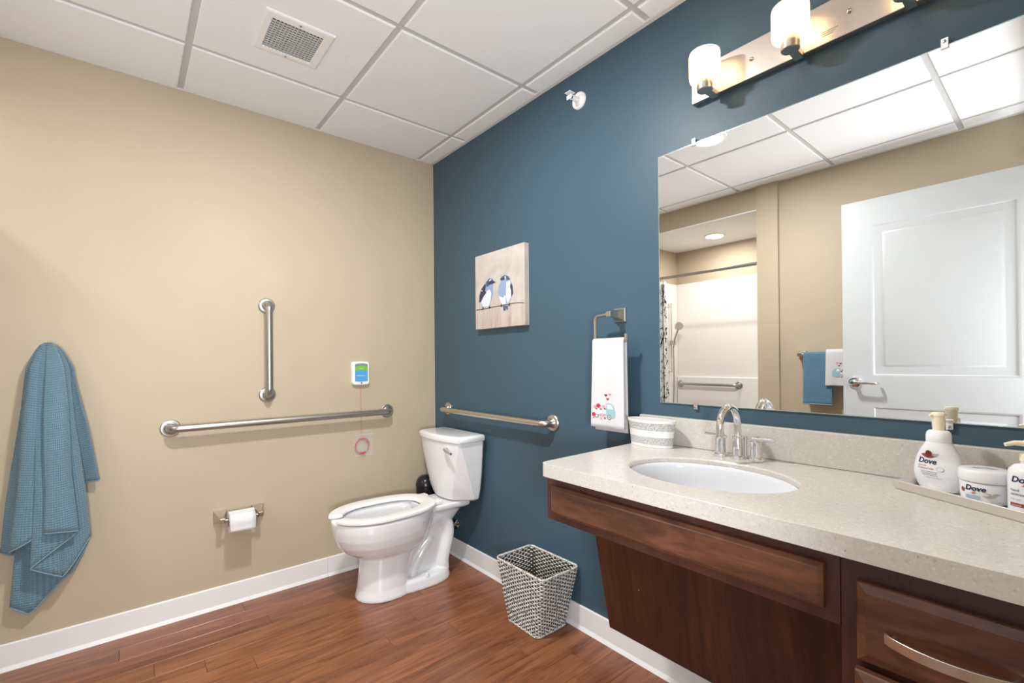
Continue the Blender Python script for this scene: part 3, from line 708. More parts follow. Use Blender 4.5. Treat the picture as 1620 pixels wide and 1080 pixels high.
for k in range(75):
    a = k*2*PI/30; rr_ = .046-.00012*k+.003*math.sin(k*.37); pts.append((.005+.008*k/75, -.488+rr_*.98*math.cos(a), .688+rr_*math.sin(a)))
mb.tube(pts, .0017, 6).build('cord_coil', M['red'], t2, smooth=60)
MB().tube([(.010, -.500, .652), (.010, -.480, .648), (.010, -.468, .655)], [.005, .007, .005], 10).build('pull_toggle', M['red'], t2, smooth=60)

# ------------------------------------------------------------------ toilet paper holder + roll
t = thing('toilet_paper_holder', 'brushed nickel two-post toilet paper holder on the tan wall', 'paper holder', (0, -1.107, .435))
for yy in (-1.187, -1.027):
    mb = MB(); mb.loft([[(dx, yy+sy*k, .436-dr+sz*k2) for sy, sz in ((-1, -1), (1, -1), (1, 1), (-1, 1))] for k, k2, dx, dr in ((.0285, .0285, .0005, 0), (.0285, .0285, .005, 0), (.026, .026, .008, 0), (.012, .013, .040, .003), (.010, .011, .062, .004), (.011, .012, .066, .004), (.011, .012, .080, .004), (.008, .009, .083, .004))])
    mb.build('post', M['nickel'], t)
MB().tube([(.074, -1.187, .432), (.074, -1.027, .432)], .007, 12).build('spindle', M['steel'], t, smooth=50)
ra, rb = -1.163, -1.055; rc = (.074, 0, .420)
t = thing('toilet_paper_roll', 'white roll of toilet paper on the holder', 'paper roll', (.074, -1.109, .42))
R_ = .050
mb = MB(); n = 40
ring = lambda r_, yy: [(rc[0]+r_*math.cos(2*PI*j/n), yy, rc[2]+r_*math.sin(2*PI*j/n)) for j in range(n)]
mb.loft([ring(.0215, ra), ring(R_-.002, ra), ring(R_, ra+.002), ring(R_, rb-.002), ring(R_-.002, rb), ring(.0215, rb)], False, False)
mb.build('paper', M['paper'], t, smooth=40)
MB().loft([ring(.0215, ra), ring(.0215, rb), ring(.0200, rb), ring(.0200, ra), ring(.0215, ra)], False, False).build('core', M['card'], t, smooth=40)
P = []
for i in range(6):
    yy = ra+.002+(rb-ra-.004)*i/5; row = []
    for k in range(10): a = math.radians(62-k*8.0); row.append((rc[0]+(R_+.0012)*math.cos(a), yy, rc[2]+(R_+.0012)*math.sin(a)))
    for dz in (.008, .016, .024+.006*i/5): row.append((rc[0]+(R_+.0012)*math.cos(math.radians(-10))+.0012*dz/.02, yy, rc[2]+(R_+.0012)*math.sin(math.radians(-10))-dz))
    P.append(row)
MB().grid(P).build('loose_sheet', M['paper'], t, smooth=50, solid=.0008)

# ------------------------------------------------------------------ toilet
TX = .365
def egg(yf, yb, hw, z, n=88, tx=TX, pw_=.50, sq_=1.0):
    """egg shaped ring: rounded front at yf, squarer back at yb"""
    ym = yf+(yb-yf)*pw_; out = []
    for k in range(n):
        a = 2*PI*k/n; sx, cy = math.sin(a), math.cos(a)
        if cy < 0: yy = ym+(ym-yf)*cy; e_ = 1.0
        else: yy = ym+(yb-ym)*(abs(cy)**.75); e_ = sq_
        out.append((tx+hw*(abs(sx)**e_)*(1 if sx > 0 else -1), yy, z))
    return out
t = thing('toilet', 'white two-piece toilet with open-front seat in the room corner', 'toilet', (TX, -.35, 0))
mb = MB()
# bowl + front column
mb.loft([egg(-.664, -.395, .120, .0, pw_=.55, sq_=.7), egg(-.664, -.395, .120, .012, pw_=.55, sq_=.7), egg(-.655, -.405, .110, .05, pw_=.55, sq_=.7), egg(-.645, -.40, .102, .14, pw_=.55, sq_=.7), egg(-.640, -.37, .100, .205, pw_=.5, sq_=.75), egg(-.655, -.32, .108, .218, pw_=.45, sq_=.9),
         egg(-.690, -.30, .130, .229, pw_=.42), egg(-.722, -.28, .150, .250, pw_=.42), egg(-.750, -.27, .167, .285, pw_=.42), egg(-.767, -.26, .178, .325, pw_=.42), egg(-.775, -.25, .184, .365, pw_=.42), egg(-.777, -.245, .185, .392, pw_=.42), egg(-.777, -.245, .185, .403, pw_=.42),
         egg(-.770, -.25, .178, .407, pw_=.42), egg(-.725, -.285, .128, .406, pw_=.42), egg(-.718, -.29, .118, .385, pw_=.42), egg(-.690, -.31, .105, .33, pw_=.42), egg(-.62, -.36, .06, .262, pw_=.42), egg(-.55, -.42, .03, .245, pw_=.42)])
# rear foot
mb.loft([egg(-.60, -.150, .120, 0, pw_=.6, sq_=.8), egg(-.60, -.150, .120, .012, pw_=.6, sq_=.8), egg(-.60, -.156, .112, .045, pw_=.6, sq_=.8), egg(-.60, -.160, .100, .056, pw_=.6, sq_=.8)])
# rear core and deck
mb.loft([egg(-.46, -.17, .046, .03, pw_=.6), egg(-.46, -.155, .048, .15, pw_=.6), egg(-.42, -.13, .056, .27, pw_=.6), egg(-.31, -.06, .085, .36, pw_=.6), egg(-.30, -.05, .085, .39, pw_=.6)])
def slab(x0, x1, y0, y1, z0, z1, r): return mb.loft([rrect(x0, x1, y0, y1, r, z) for z in (z0, z1)])
mb.loft([rrect(TX-hw, TX+hw, y0_, -.045, .03, z) for hw, y0_, z in ((.085, -.32, .362), (.108, -.33, .376), (.113, -.33, .385), (.113, -.33, .407))])
# trapway relief: an S shaped raised tube on each side
for s_ in (-1, 1):
    path = [(-.43, .115), (-.40, .19), (-.345, .265), (-.28, .318), (-.215, .33), (-.172, .29), (-.165, .22), (-.185, .15), (-.20, .09), (-.195, .03)]
    pts = []
    V_ = [Vector((TX+s_*.050, a, b)) for a, b in path]
    for i in range(len(V_)-1):
        p0, p1, p2, p3 = V_[max(i-1, 0)], V_[i], V_[i+1], V_[min(i+2, len(V_)-1)]
        for k in range(4):
            f_ = k/4; pts.append(.5*((2*p1)+(p2-p0)*f_+(2*p0-5*p1+4*p2-p3)*f_*f_+(3*p1-p0-3*p2+p3)*f_**3))
    mb.tube(pts, .032, 14)
    # inner ridge panel
    mb.tube([(TX+s_*.042, -.385, .06), (TX+s_*.042, -.34, .14), (TX+s_*.042, -.27, .23)], .022, 12)
bowl = mb.build('bowl', M['china'], t)
rm = bowl.modifiers.new('re', 'REMESH'); rm.mode = 'VOXEL'; rm.voxel_size = .0042; rm.use_smooth_shade = True
sm = bowl.modifiers.new('sm', 'SMOOTH'); sm.factor = .5; sm.iterations = 7
dg = bpy.context.evaluated_depsgraph_get(); dg.update()
me = bpy.data.meshes.new_from_object(bowl.evaluated_get(dg)); bowl.modifiers.clear(); bowl.data = me; me.shade_smooth()
if not me.materials: me.materials.append(M['china'])
for s_ in (-1, 1): MB().lathe((TX+s_*.098, -.325, .052), [(.013, 0), (.013, .012), (.010, .018), (.004, .020)], 20).build('bolt_cap', M['china'], t, smooth=40)
# seat: open-front ring
def seat_pt(a, yf, yb, hw):  # a: 0 back .. pi front
    ym = yf+(yb-yf)*.42; sx, cy = math.sin(a), math.cos(a)
    if cy < 0: return (hw*sx, ym+(ym-yf)*cy)
    return (hw*(abs(sx)**.78)*(1 if sx > 0 else -1), ym+(yb-ym)*(abs(cy)**.7))
mb = MB(); rings = []
A0 = PI-.27
for i in range(81):
    a = -A0+2*A0*i/80
    ox, oy = seat_pt(a, -.787, -.245, .190); ix, iy = seat_pt(a, -.722, -.325, .113)
    if abs(a) > A0-.22:  # inner edge opens out to the front
        f_ = (abs(a)-(A0-.22))/.22; s_ = 1 if a > 0 else -1
    sec = []
    for k in range(14):
        b = 2*PI*k/14; cb, sb = math.cos(b), math.sin(b)
        f_ = .5+.5*(abs(cb)**.6)*(1 if cb > 0 else -1); zz = .4215+.0115*(abs(sb)**.55)*(1 if sb > 0 else -1)
        if sb > 0: zz -= .004*(1-f_)
        sec.append((TX+ix+(ox-ix)*f_, iy+(oy-iy)*f_, zz))
    rings.append(sec)
mb.loft(rings)
mb.build('seat', M['seat'], t, smooth=45)
for s_ in (-1, 1): MB().box(TX+s_*.075-.022, TX+s_*.075+.022, -.268, -.228, .408, .4285).build('hinge', M['seat'], t, bevel=.005)
# tank
def tank_ring(hw, yf, yb, z, bow=.028, cx=.012, cy=.012, n=12):
    out = []
    for k in range(n+1):
        f_ = k/n*2-1; out.append((TX+(hw-cx)*f_, yf-bow*(1-f_*f_), z))
    c_ = .016
    return [(TX-hw, yf+cy, z)]+out+[(TX+hw, yf+cy, z), (TX+hw, yb-c_, z), (TX+hw-c_, yb, z), (TX-hw+c_, yb, z), (TX-hw, yb-c_, z)]
mb = MB(); mb.loft([tank_ring(.158, -.150, -.032, .408, .016, .072, .085), tank_ring(.172, -.166, -.028, .418, .018, .074, .095), tank_ring(.182, -.178, -.024, .47, .020, .062, .088), tank_ring(.192, -.186, -.021, .56, .024, .042, .066), tank_ring(.200, -.192, -.020, .66, .027, .022, .036), tank_ring(.206, -.196, -.020, .738, .028, .010, .014)])
mb.build('tank', M['china'], t, smooth=28, bevel=.006, seg=3)
mb = MB(); mb.loft([tank_ring(.205, -.195, -.021, .736), tank_ring(.216, -.204, -.018, .742, cx=.016), tank_ring(.218, -.206, -.018, .762, cx=.016), tank_ring(.212, -.200, -.022, .771, cx=.02), tank_ring(.195, -.184, -.034, .7735, cx=.02)])
mb.build('tank_lid', M['china'], t, smooth=50)
lv = MB().lathe((TX+.122, -.2085, .700), [(.013, 0), (.013, .006), (.009, .010)], 20, '-y').build('flush_lever', M['chrome'], t, smooth=40)
MB().tube([(TX+.116, -.222, .701), (TX+.150, -.234, .699), (TX+.202, -.238, .693)], [.0105, .0095, .006], 12).build('lever_arm', M['chrome'], lv, smooth=60)
# water supply
t = thing('supply_valve', 'chrome water shutoff valve on the blue wall behind the toilet', 'valve', (.235, 0, .19))
MB().lathe((.237, -.0005, .19), [(.030, 0), (.028, .006), (.012, .010), (.009, .012), (.009, .05)], 24, '-y').build('escutcheon', M['chrome'], t, smooth=40)
MB().lathe((.237, -.05, .19), [(.014, 0), (.016, .012), (.016, .022), (.010, .030)], 18, '-y').build('valve_body', M['chrome'], t, smooth=40)
MB().tube([(.237, -.065, .20), (.235, -.068, .27), (.228, -.07, .34), (.23, -.075, .404)], .006, 10).build('supply_hose', M['steel'], t, smooth=60)
# black canister in the corner
t = thing('brush_canister', 'glossy black dome-topped toilet brush canister in the corner behind the toilet', 'canister', (.075, -.115, 0))
MB().lathe((.075, -.115, .0005), [(.052, 0), (.056, .004), (.058, .405), (.0575, .408)], 36).build('canister', M['black'], t, smooth=40)
MB().lathe((.075, -.115, 0), [(.060, .4095), (.061, .413), (.0605, .420), (.057, .437), (.050, .452), (.038, .465), (.022, .473), (.006, .476)], 36).build('dome_lid', M['black'], t, smooth=60)

# ------------------------------------------------------------------ waste basket
t = thing('waste_basket', 'whitewashed woven wicker waste basket on the floor against the blue wall', 'basket', (1.080, -.118, 0))
bx0, bx1, by0, by1 = .983, 1.183, -.205, -.030; tx0, tx1, ty0, ty1 = .926, 1.240, -.226, -.009; BH = .272
def bdim(f_): return tuple(a+(b-a)*f_ for a, b in ((bx0, tx0), (bx1, tx1), (by0, ty0), (by1, ty1)))
def peri(f_, s, r=.022):
    x0, x1, y0, y1 = bdim(f_); x0 += r; x1 -= r; y0 += r; y1 -= r
    segs = [('l', x0, y0-r, x1, y0-r, x1-x0), ('a', x1, y0, -PI/2, 0, r*PI/2), ('l', x1+r, y0, x1+r, y1, y1-y0), ('a', x1, y1, 0, 0, r*PI/2),
            ('l', x1, y1+r, x0, y1+r, x1-x0), ('a', x0, y1, PI/2, 0, r*PI/2), ('l', x0-r, y1, x0-r, y0, y1-y0), ('a', x0, y0, PI, 0, r*PI/2)]
    tot = sum(g[5] for g in segs); d_ = (s % 1)*tot
    for g in segs:
        if d_ <= g[5] or g is segs[-1]:
            q = min(1, d_/g[5])
            if g[0] == 'l':
                dx, dy = g[3]-g[1], g[4]-g[2]; ln = math.hypot(dx, dy)
                return (g[1]+dx*q, g[2]+dy*q), (dy/ln, -dx/ln)
            a = g[3]+PI/2*q; return (g[1]+r*math.cos(a), g[2]+r*math.sin(a)), (math.cos(a), math.sin(a))
        d_ -= g[5]
NS = 58; NR = 31; weave = MB(); nst = NS*4
for k in range(NR):
    f_ = (k+.6)/NR; pts = []
    for i in range(nst):
        s = i/nst; (x_, y_), (nx_, ny_) = peri(f_, s); off = .0032*math.cos(PI*(i/4)*1.0+PI*k)
        jit = .0006*math.sin(i*1.7+k*2.3); pts.append((x_+nx_*off, y_+ny_*off, .006+f_*(BH-.012)+jit))
    weave.tube(pts, .0031, 6, closed=True, sec=[(.80*math.cos(2*PI*j/6), 1.12*math.sin(2*PI*j/6)) for j in range(6)], upv=(0, 0, 1) if False else None)
weave.build('woven_side', M['wicker'], t, smooth=70, kind='stuff')
stk = MB()
for i in range(NS):
    s = i/NS; pts = []
    for f_ in (0.0, .5, 1.0): (x_, y_), _n = peri(f_, s); pts.append((x_, y_, .002+f_*(BH-.006)))
    stk.tube(pts, .0021, 5)
stk.build('stake', M['stake'], t, kind='stuff')
ln_ = MB(); ln_.loft([[(*peri(f_, i/64, .022)[0], .003+f_*(BH-.01)) for i in range(64)] for f_ in (0, 1)], True, False)  # dark inner sheet, its colour stands for the shade in the weave gaps
(o := ln_.build('gap_shade_backing', M['stake'], t, smooth=40)); 
for v_ in o.data.vertices:
    v_.co.x *= .992; v_.co.y *= .985
MB().tube([(*peri(1.0, i/120)[0], BH) for i in range(120)], .0052, 10, closed=True).build('rim', M['wicker'], t, smooth=70)
MB().tube([(*peri(0.0, i/120)[0], .0055) for i in range(120)], .0050, 8, closed=True).build('foot_rim', M['wicker'], t, smooth=70)

# ------------------------------------------------------------------ vanity cabinet
ZC = .866; ZB = .826; FY = -.515; CX0 = 1.574; CXM = 2.351
t = thing('vanity_cabinet', 'dark stained wooden vanity cabinet with knee space under the countertop', 'cabinet', (2.1, -.26, 0))
MB().box(CX0, CXM, FY, FY+.02, .681, ZB-.0005).build('apron_frame', M['wood_f'], t, bevel=.001)
MB().box(CX0, CX0+.018, FY+.0205, -.0005, .681, ZB-.0005).build('end_panel', M['wood_f'], t)
def bev_front(x0, x1, z0, z1, yb, yf, m_, nm, bw=.014):
    rg = lambda i, y: [(x0+i, y, z0+i), (x1-i, y, z0+i), (x1-i, y, z1-i), (x0+i, y, z1-i)]
    return MB().loft([rg(0, yb), rg(0, yf+.008), rg(.002, yf+.006), rg(bw*.75, yf+.0015), rg(bw, yf)], True, True).build(nm, m_, t)
bev_front(1.606, 2.328, .707, .792, FY-.0005, FY-.022, M['wood_h'], 'false_front', .010)
# sloped knee panel
MB().hexa([(1.582, -.226, .236), (CXM, -.226, .236), (CXM, -.208, .233), (1.582, -.208, .233)],
          [(1.582, -.316, .662), (CXM, -.316, .662), (CXM, -.298, .662), (1.582, -.298, .662)]).build('knee_panel', M['wood_v'], t)
MB().lathe((1.735, -.267, .437), [(.0022, -.003), (.0022, .0018)], 10, '-y').build('screw', M['nickel'], t)
# drawer bank
MB().box(CXM+.001, XR-.001, FY, -.0005, .10, ZB-.0005).build('drawer_case', M['wood_f'], t, bevel=.001)
MB().box(CXM+.02, XR-.001, FY+.07, -.02, .0, .0995).build('toe_kick', M['wood_f'], t)
zz = [(.640, .779, 0), (.475, .627, .010), (.14, .465, 0)]
for i, (z0, z1, pull) in enumerate(zz):
    f_ = FY-.022-pull
    dr = bev_front(2.379-(.0 if not pull else .001), XR-.022, z0, z1, FY-.0005-pull, f_, M['wood_h'], 'drawer', .016)
    zc = (z0+z1)/2 if i < 2 else z1-.08
    zc = .701 if i == 0 else zc
    P_ = []; hx0, hx1 = 2.421, 2.421+.165
    bm_ = MB(); rings = []
    for k in range(25):
        q = k/24; xx = hx0+(hx1-hx0)*q; bow = 1-(2*q-1)**2; yy = f_-.006-.026*bow**.8; hh = .0088
        rings.append([(xx, yy-.003, zc-hh), (xx, yy-.003, zc+hh), (xx, yy+.003, zc+hh), (xx, yy+.003, zc-hh)])
    bm_.loft(rings); hd = bm_.build('pull_handle', M['nickel'], dr, smooth=30, bevel=.001)
    for xx in (hx0+.012, hx1-.012): MB().lathe((xx, f_, zc), [(.005, 0), (.005, .014)], 10, '-y').build('handle_post', M['nickel'], hd, smooth=40)

# ------------------------------------------------------------------ countertop with oval cut-out
SXc, SYc, SA, SBb = 1.990, -.315, .220, .166
t = thing('countertop', 'speckled beige quartz countertop with backsplash over the vanity', 'countertop', (2.1, -.28, ZC))
def ctop():
    bm = bmesh.new(); n = 72
    lx0, lx1, ly0, ly1 = 1.587, XR-.001, -.567, -.0005
    rb_ = .022; outer = []
    c_n = 6
    outer += [(lx1, ly0)]
    outer += [(lx1, ly1), (lx0-.003, ly1)]
    for k in range(c_n+1):
        a = PI+PI/2*k/c_n; outer.append((lx0+.010+rb_+rb_*math.cos(a), ly0+rb_+rb_*math.sin(a)))
    inner = [(SXc+SA*math.cos(2*PI*k/n), SYc+SBb*math.sin(2*PI*k/n)) for k in range(n)]
    def layer(z, ofs):
        ov = [bm.verts.new((x_, y_, z)) for x_, y_ in outer]; iv = [bm.verts.new((SXc+(x_-SXc)*(1+ofs/SA), SYc+(y_-SYc)*(1+ofs/SBb), z)) for x_, y_ in inner]
        return ov, iv
    ot, it = layer(ZC, .003); ob, ib = layer(ZB, 0); it2 = [bm.verts.new((x_, y_, ZC-.004)) for x_, y_ in inner]
    for ov, iv in ((ot, it), (ob, ib)):
        es = [bm.edges.new((ov[i], ov[(i+1) % len(ov)])) for i in range(len(ov))]+[bm.edges.new((iv[i], iv[(i+1) % n])) for i in range(n)]
        bmesh.ops.triangle_fill(bm, use_beauty=True, use_dissolve=False, edges=es)
    for i in range(len(ot)): j = (i+1) % len(ot); bm.faces.new((ot[i], ob[i], ob[j], ot[j]))
    for i in range(n): j = (i+1) % n; bm.faces.new((it[i], it[j], it2[j], it2[i])); bm.faces.new((it2[i], it2[j], ib[j], ib[i]))
    bmesh.ops.recalc_face_normals(bm, faces=bm.faces)
    me = bpy.data.meshes.new('slab'); 
    for v_ in bm.verts: v_.co -= ORG[t]
    bm.to_mesh(me); bm.free(); me.materials.append(M['quartz'])
    o = bpy.data.objects.new('slab', me); COL.objects.link(o); o.parent = t; ORG[o] = ORG[t]
    b = o.modifiers.new('bevel', 'BEVEL'); b.width = .0035; b.segments = 3; b.limit_method = 'ANGLE'; b.angle_limit = math.radians(60)
ctop()
MB().box(1.568, XR-.001, -.020, -.0005, ZC+.0003, .9655).build('backsplash', M['quartz'], t, bevel=.003, seg=3)
# sink
t = thing('sink_basin', 'white oval undermount sink basin set in the countertop', 'sink', (SXc, SYc, ZB))
mb = MB(); n = 64; rings = []
for k_, z in ((.994, ZC-.016), (.985, ZC-.018), (.975, ZC-.028), (.955, ZB-.03), (.90, ZB-.085), (.74, ZB-.122), (.5, ZB-.140), (.25, ZB-.148), (.10, ZB-.150)):
    rings.append([(SXc+SA*k_*math.cos(2*PI*j/n), SYc+SBb*k_*math.sin(2*PI*j/n), z) for j in range(n)])
mb.loft(rings, False, False).build('basin', M['sink'], t, smooth=60, solid=.0)
MB().lathe((SXc, SYc, ZB-.150), [(.026, .0), (.026, .003), (.020, .004), (.018, .001), (.0165, .001), (.0165, .006), (.008, .009)], 28).build('drain', M['chrome'], t, smooth=40)
# faucet
fx, fy = 1.964, -.074
t = thing('faucet', 'chrome gooseneck faucet with two lever handles on the countertop', 'faucet', (fx, fy, ZC))
MB().lathe((fx, fy, ZC), [(.021, .0005), (.021, .006), (.018, .010), (.0155, .012), (.0155, .062), (.014, .068), (.0115, .070)], 28).build('spout_base', M['chrome'], t, smooth=35)
R2 = .056; zc = .9725; sp_ = [(fx, fy, ZC+.06), (fx, fy, zc-.01)]
sp_ += [(fx, fy-R2+R2*math.cos(PI*k/20), zc+R2*math.sin(PI*k/20)) for k in range(21)]+[(fx, fy-2*R2, zc-.008), (fx, fy-2*R2, zc-.024)]
MB().tube(sp_, .0112, 18).build('spout', M['chrome'], t, smooth=60)
MB().lathe((fx, fy-2*R2, zc-.0265), [(.0118, 0), (.0118, .010)], 20).build('aerator', M['chrome'], t, smooth=40)
MB().lathe((fx+.014, fy+.022, ZC), [(.007, .0005), (.007, .004), (.004, .006), (.004, .055), (.0065, .057), (.0065, .066), (.003, .068)], 14).build('lift_rod', M['chrome'], t, smooth=40)
for s_ in (-1, 1):
    hx_ = fx+s_*.054
    hb = MB().lathe((hx_, fy, ZC), [(.0215, .0005), (.0215, .008), (.0185, .011), (.0155, .012), (.0155, .039), (.0135, .0395), (.0135, .041), (.0155, .0415), (.0155, .058), (.013, .061)], 26).build('handle_base', M['chrome'], t, smooth=35)
    MB().tube([(hx_-s_*.020, fy-.003, ZC+.0635), (hx_+s_*.052, fy+.004, ZC+.0655)], .0052, 12).build('lever', M['chrome'], hb, smooth=50)

# ------------------------------------------------------------------ tissue holder
tx_, ty_ = 1.662, -.083
t = thing('tissue_cup', 'white embossed oval container at the left end of the countertop', 'container', (tx_, ty_, ZC))
A_, B_ = .0855, .043
def ov(f_, z, n=56): return [(tx_+A_*f_*math.cos(2*PI*j/n), ty_+B_*f_*math.sin(2*PI*j/n), z) for j in range(n)]
kz = lambda h: .955+.135*(h/.095)**1.8
def band(nm, h0, h1, m_, ex=0):
    hs = [h0+(h1-h0)*i/4 for i in range(5)]
    MB().loft([ov(kz(h_)+ex, ZC+.0006+h_) for h_ in hs], h0 == 0, False).build(nm, m_, t, smooth=60)
band('foot', 0, .010, M['tissue']); band('embossed_band', .010, .036, M['tissue_rough'], .012); band('body', .036, .058, M['tissue']); band('embossed_band', .058, .084, M['tissue_rough'], .012)
MB().loft([ov(kz(.010), ZC+.0106), ov(kz(.010)+.012, ZC+.0107)], False, False).build('ridge', M['tissue'], t)
MB().loft([ov(kz(.036), ZC+.0366), ov(kz(.036)+.022, ZC+.0366), ov(kz(.058)*.99+.006, ZC+.047), ov(kz(.058)+.022, ZC+.0586), ov(kz(.058), ZC+.0586)], False, False).build('rib', M['tissue'], t, smooth=50)
MB().loft([ov(kz(.084), ZC+.0846), ov(kz(.084)+.02, ZC+.0846), ov(kz(.094)+.03, ZC+.091), ov(kz(.094)+.025, ZC+.0945), ov(kz(.094)-.03, ZC+.0945), ov(kz(.08)-.05, ZC+.08), ov(.90, ZC+.02), ov(.80, ZC+.006)], False, True).build('rim', M['tissue'], t, smooth=50)

# ------------------------------------------------------------------ tray + toiletries
ta = math.radians(-29.5); tc0 = Vector((2.356, -.138, ZC))
ux = Vector((math.cos(ta), math.sin(ta), 0)); vx = Vector((-math.sin(ta), math.cos(ta), 0))
def tp(a, b, z): return tc0+ux*a+vx*b+Vector((0, 0, z))
TL, TW = .30, .118
t = thing('vanity_tray', 'long silver metal tray holding toiletries on the countertop', 'tray', tc0)
def tr(i, z): return [tp(i, i, z), tp(TL-i, i, z), tp(TL-i, TW-i, z), tp(i, TW-i, z)]
MB().loft([tr(.002, .0005), tr(0, .003), tr(-.002, .020), tr(-.0015, .0212), tr(.001, .0212), tr(.0025, .004), tr(.003, .0035)], True, True).build('tray', M['traymetal'], t)
def dove(): # small bird emblem outline, unit width
    return [(0, .18), (.18, .10), (.35, .02), (.55, .05), (.70, .16), (.80, .34), (1.0, .44), (.84, .46), (.74, .52), (.60, .44), (.50, .34), (.40, .50), (.22, .42), (.34, .36), (.40, .26), (.22, .22)]

def label_on(fn, parent, nm, body, size, u_, z_, mt, shear=0, bold=0):
    vs, fs = text_polys(body, size, shear, bold); MB().add([fn(u_+a, z_+b, .0008) for a, b in vs], fs).build(nm, mt, parent)
def strip_on(fn, parent, nm, a, b, z, h, mt, off=.0008):
    mb = MB(); mb.grid([[fn(a+(b-a)*k/10, z, off), fn(a+(b-a)*k/10, z+h, off)] for k in range(11)]); return mb.build(nm, mt, parent)
def shape_on(fn, parent, nm, pts, mt, off=.0009): return MB().add([fn(a, b, off) for a, b in pts], [tuple(range(len(pts)))]).build(nm, mt, parent)

# foam soap bottle
bc = Vector((2.429, -.094, ZC+.0042)); rotb = math.radians(-20)
t = thing('soap_bottle', 'white foaming soap bottle with cream pump at the left end of the tray', 'bottle', bc)
prof = [(.034, 0), (.0375, .003), (.0435, .015), (.0468, .028), (.0478, .040), (.0455, .056), (.0408, .074), (.0325, .092), (.0255, .104), (.0225, .109)]
prof = [(v_.y, v_.x) for v_ in catmull([(z, r_, 0) for r_, z in prof], 4)]
def prof_r(z):
    for (r0_, z0), (r1_, z1) in zip(prof[:-1], prof[1:]):
        if z <= z1: return r0_+(r1_-r0_)*(z-z0)/(z1-z0)
    return prof[-1][0]
DEP = .58
def brings():
    out = []
    for r_, z in prof:
        dy = (DEP if z < .07 else DEP+(1-DEP)*(z-.07)/.039); ring = []
        for j in range(72):
            a = 2*PI*j/72; x_ = r_*math.cos(a); y_ = r_*dy*math.sin(a)
            ring.append((bc.x+x_*math.cos(rotb)-y_*math.sin(rotb), bc.y+x_*math.sin(rotb)+y_*math.cos(rotb), bc.z+z))
        out.append(ring)
    return out
MB().loft(brings()).build('body', M['bottle'], t, smooth=60)
MB().lathe(bc, [(.0215, .109), (.0225, .111), (.0225, .124), (.021, .131), (.017, .135), (.012, .136)], 32).build('collar', M['cap'], t, smooth=40)
MB().lathe(bc, [(.0105, .136), (.0115, .150), (.0118, .151), (.0118, .168), (.0135, .169), (.0135, .1735), (.011, .1765), (.004, .1775)], 24).build('pump_head', M['cream'], t, smooth=40)
dn = Vector((-.70, -.60, 0)).normalized()
q = bc+Vector((0, 0, .1705)); MB().tube([q, q+dn*.012, q+dn*.019+Vector((0, 0, -.002))], [.0045, .004, .003], 10).build('nozzle', M['cream'], t, smooth=50)
MB().box(bc.x+.012, bc.x+.0165, bc.y-.003, bc.y+.003, bc.z+.138, bc.z+.150).build('lock_tab', M['cap'], t, bevel=.001)
def bfn(u_, z_, off):
    r_ = prof_r(z_); dy = (DEP if z_ < .07 else DEP+(1-DEP)*(z_-.07)/.039)
    a = -PI/2+math.asin(max(-.98, min(.98, u_/(r_+1e-6)))); x_ = (r_+off)*math.cos(a); y_ = (r_*dy+off)*math.sin(a)
    return (bc.x+x_*math.cos(rotb)-y_*math.sin(rotb), bc.y+x_*math.sin(rotb)+y_*math.cos(rotb), bc.z+z_)
label_on(bfn, t, 'lettering', 'Dove', .0165, -.0285, .0605, M['navy'], .22, .0004)
label_on(bfn, t, 'lettering', 'coconut', .0056, -.0285, .0535, M['rust'])
label_on(bfn, t, 'lettering', '& almond milk', .0056, -.0285, .0475, M['rust'])
for i, (a, b) in enumerate(((-.022, .010), (-.021, .010), (-.018, .012))): strip_on(bfn, t, 'print_line', a, b, .042-.0038*i, .0011, M['greyprint'])
label_on(bfn, t, 'lettering', '10.1 FL OZ 300 mL', .0038, -.011, .0285, M['greyprint'])
strip_pts = [k/10 for k in range(11)]
mb = MB(); mb.grid([[bfn(-.022+.032*a, .0800-.007*math.sin(PI*a), .0009), bfn(-.022+.032*a, .0800+.004*math.sin(PI*a), .0009)] for a in strip_pts]); mb.build('emblem_husk', M['rust'], t)
shape_on(bfn, t, 'emblem_kernel', circ(-.005, .0845, .0062, 18), M['brownprint'], .0013)
shape_on(bfn, t, 'emblem_bird', [(.000+a*.014, .0780+b*.015) for a, b in dove()], M['silverprint'], .0014)
shape_on(bfn, t, 'seal_oval', circ(.0155, .0505, .0065, 18, 1.05, .75), M['greyprint']); shape_on(bfn, t, 'seal_oval_inner', circ(.0155, .0505, .0058, 18, 1.05, .75), M['bottle'], .0012)

# jar
jc = Vector((2.507, -.140, ZC+.0042))
t = thing('cream_jar', 'wide white lidded cream jar in the middle of the tray', 'jar', jc)
JR = .0392
MB().lathe(jc, [(.034, 0), (.0365, .002), (JR-.001, .012), (JR, .040), (JR-.001, .042)], 44).build('body', M['bottle'], t, smooth=40)
MB().lathe(jc, [(JR-.003, .0425), (JR+.0015, .0435), (JR+.0025, .046), (JR+.0022, .063), (JR, .067), (.034, .0685)], 44).build('lid', M['bottle'], t, smooth=40)
ja = math.radians(-90-11)
def jfn(u_, z_, off): a = ja+u_/JR; r_ = JR+off+(-.001 if z_ < .012 else 0); return (jc.x+r_*math.cos(a), jc.y+r_*math.sin(a), jc.z+z_)
label_on(jfn, t, 'lettering', 'Dove', .0150, -.0215, .0265, M['navy'], .22, .0004)
shape_on(jfn, t, 'emblem_bird', [(-.012+a*.010, .0195+b*.010) for a, b in dove()], M['coral'])
shape_on(jfn, t, 'emblem_bird', [(.006+a*.030, .014+b*.022) for a, b in dove()], M['silverprint'])
shape_on(jfn, t, 'emblem_kernel', circ(-.027, .0255, .0035, 14, 1, 1.3), M['rust'])
for i in range(3): strip_on(jfn, t, 'print_line', -.021, .004, .0155-.003*i, .0011, M['bluetext'])
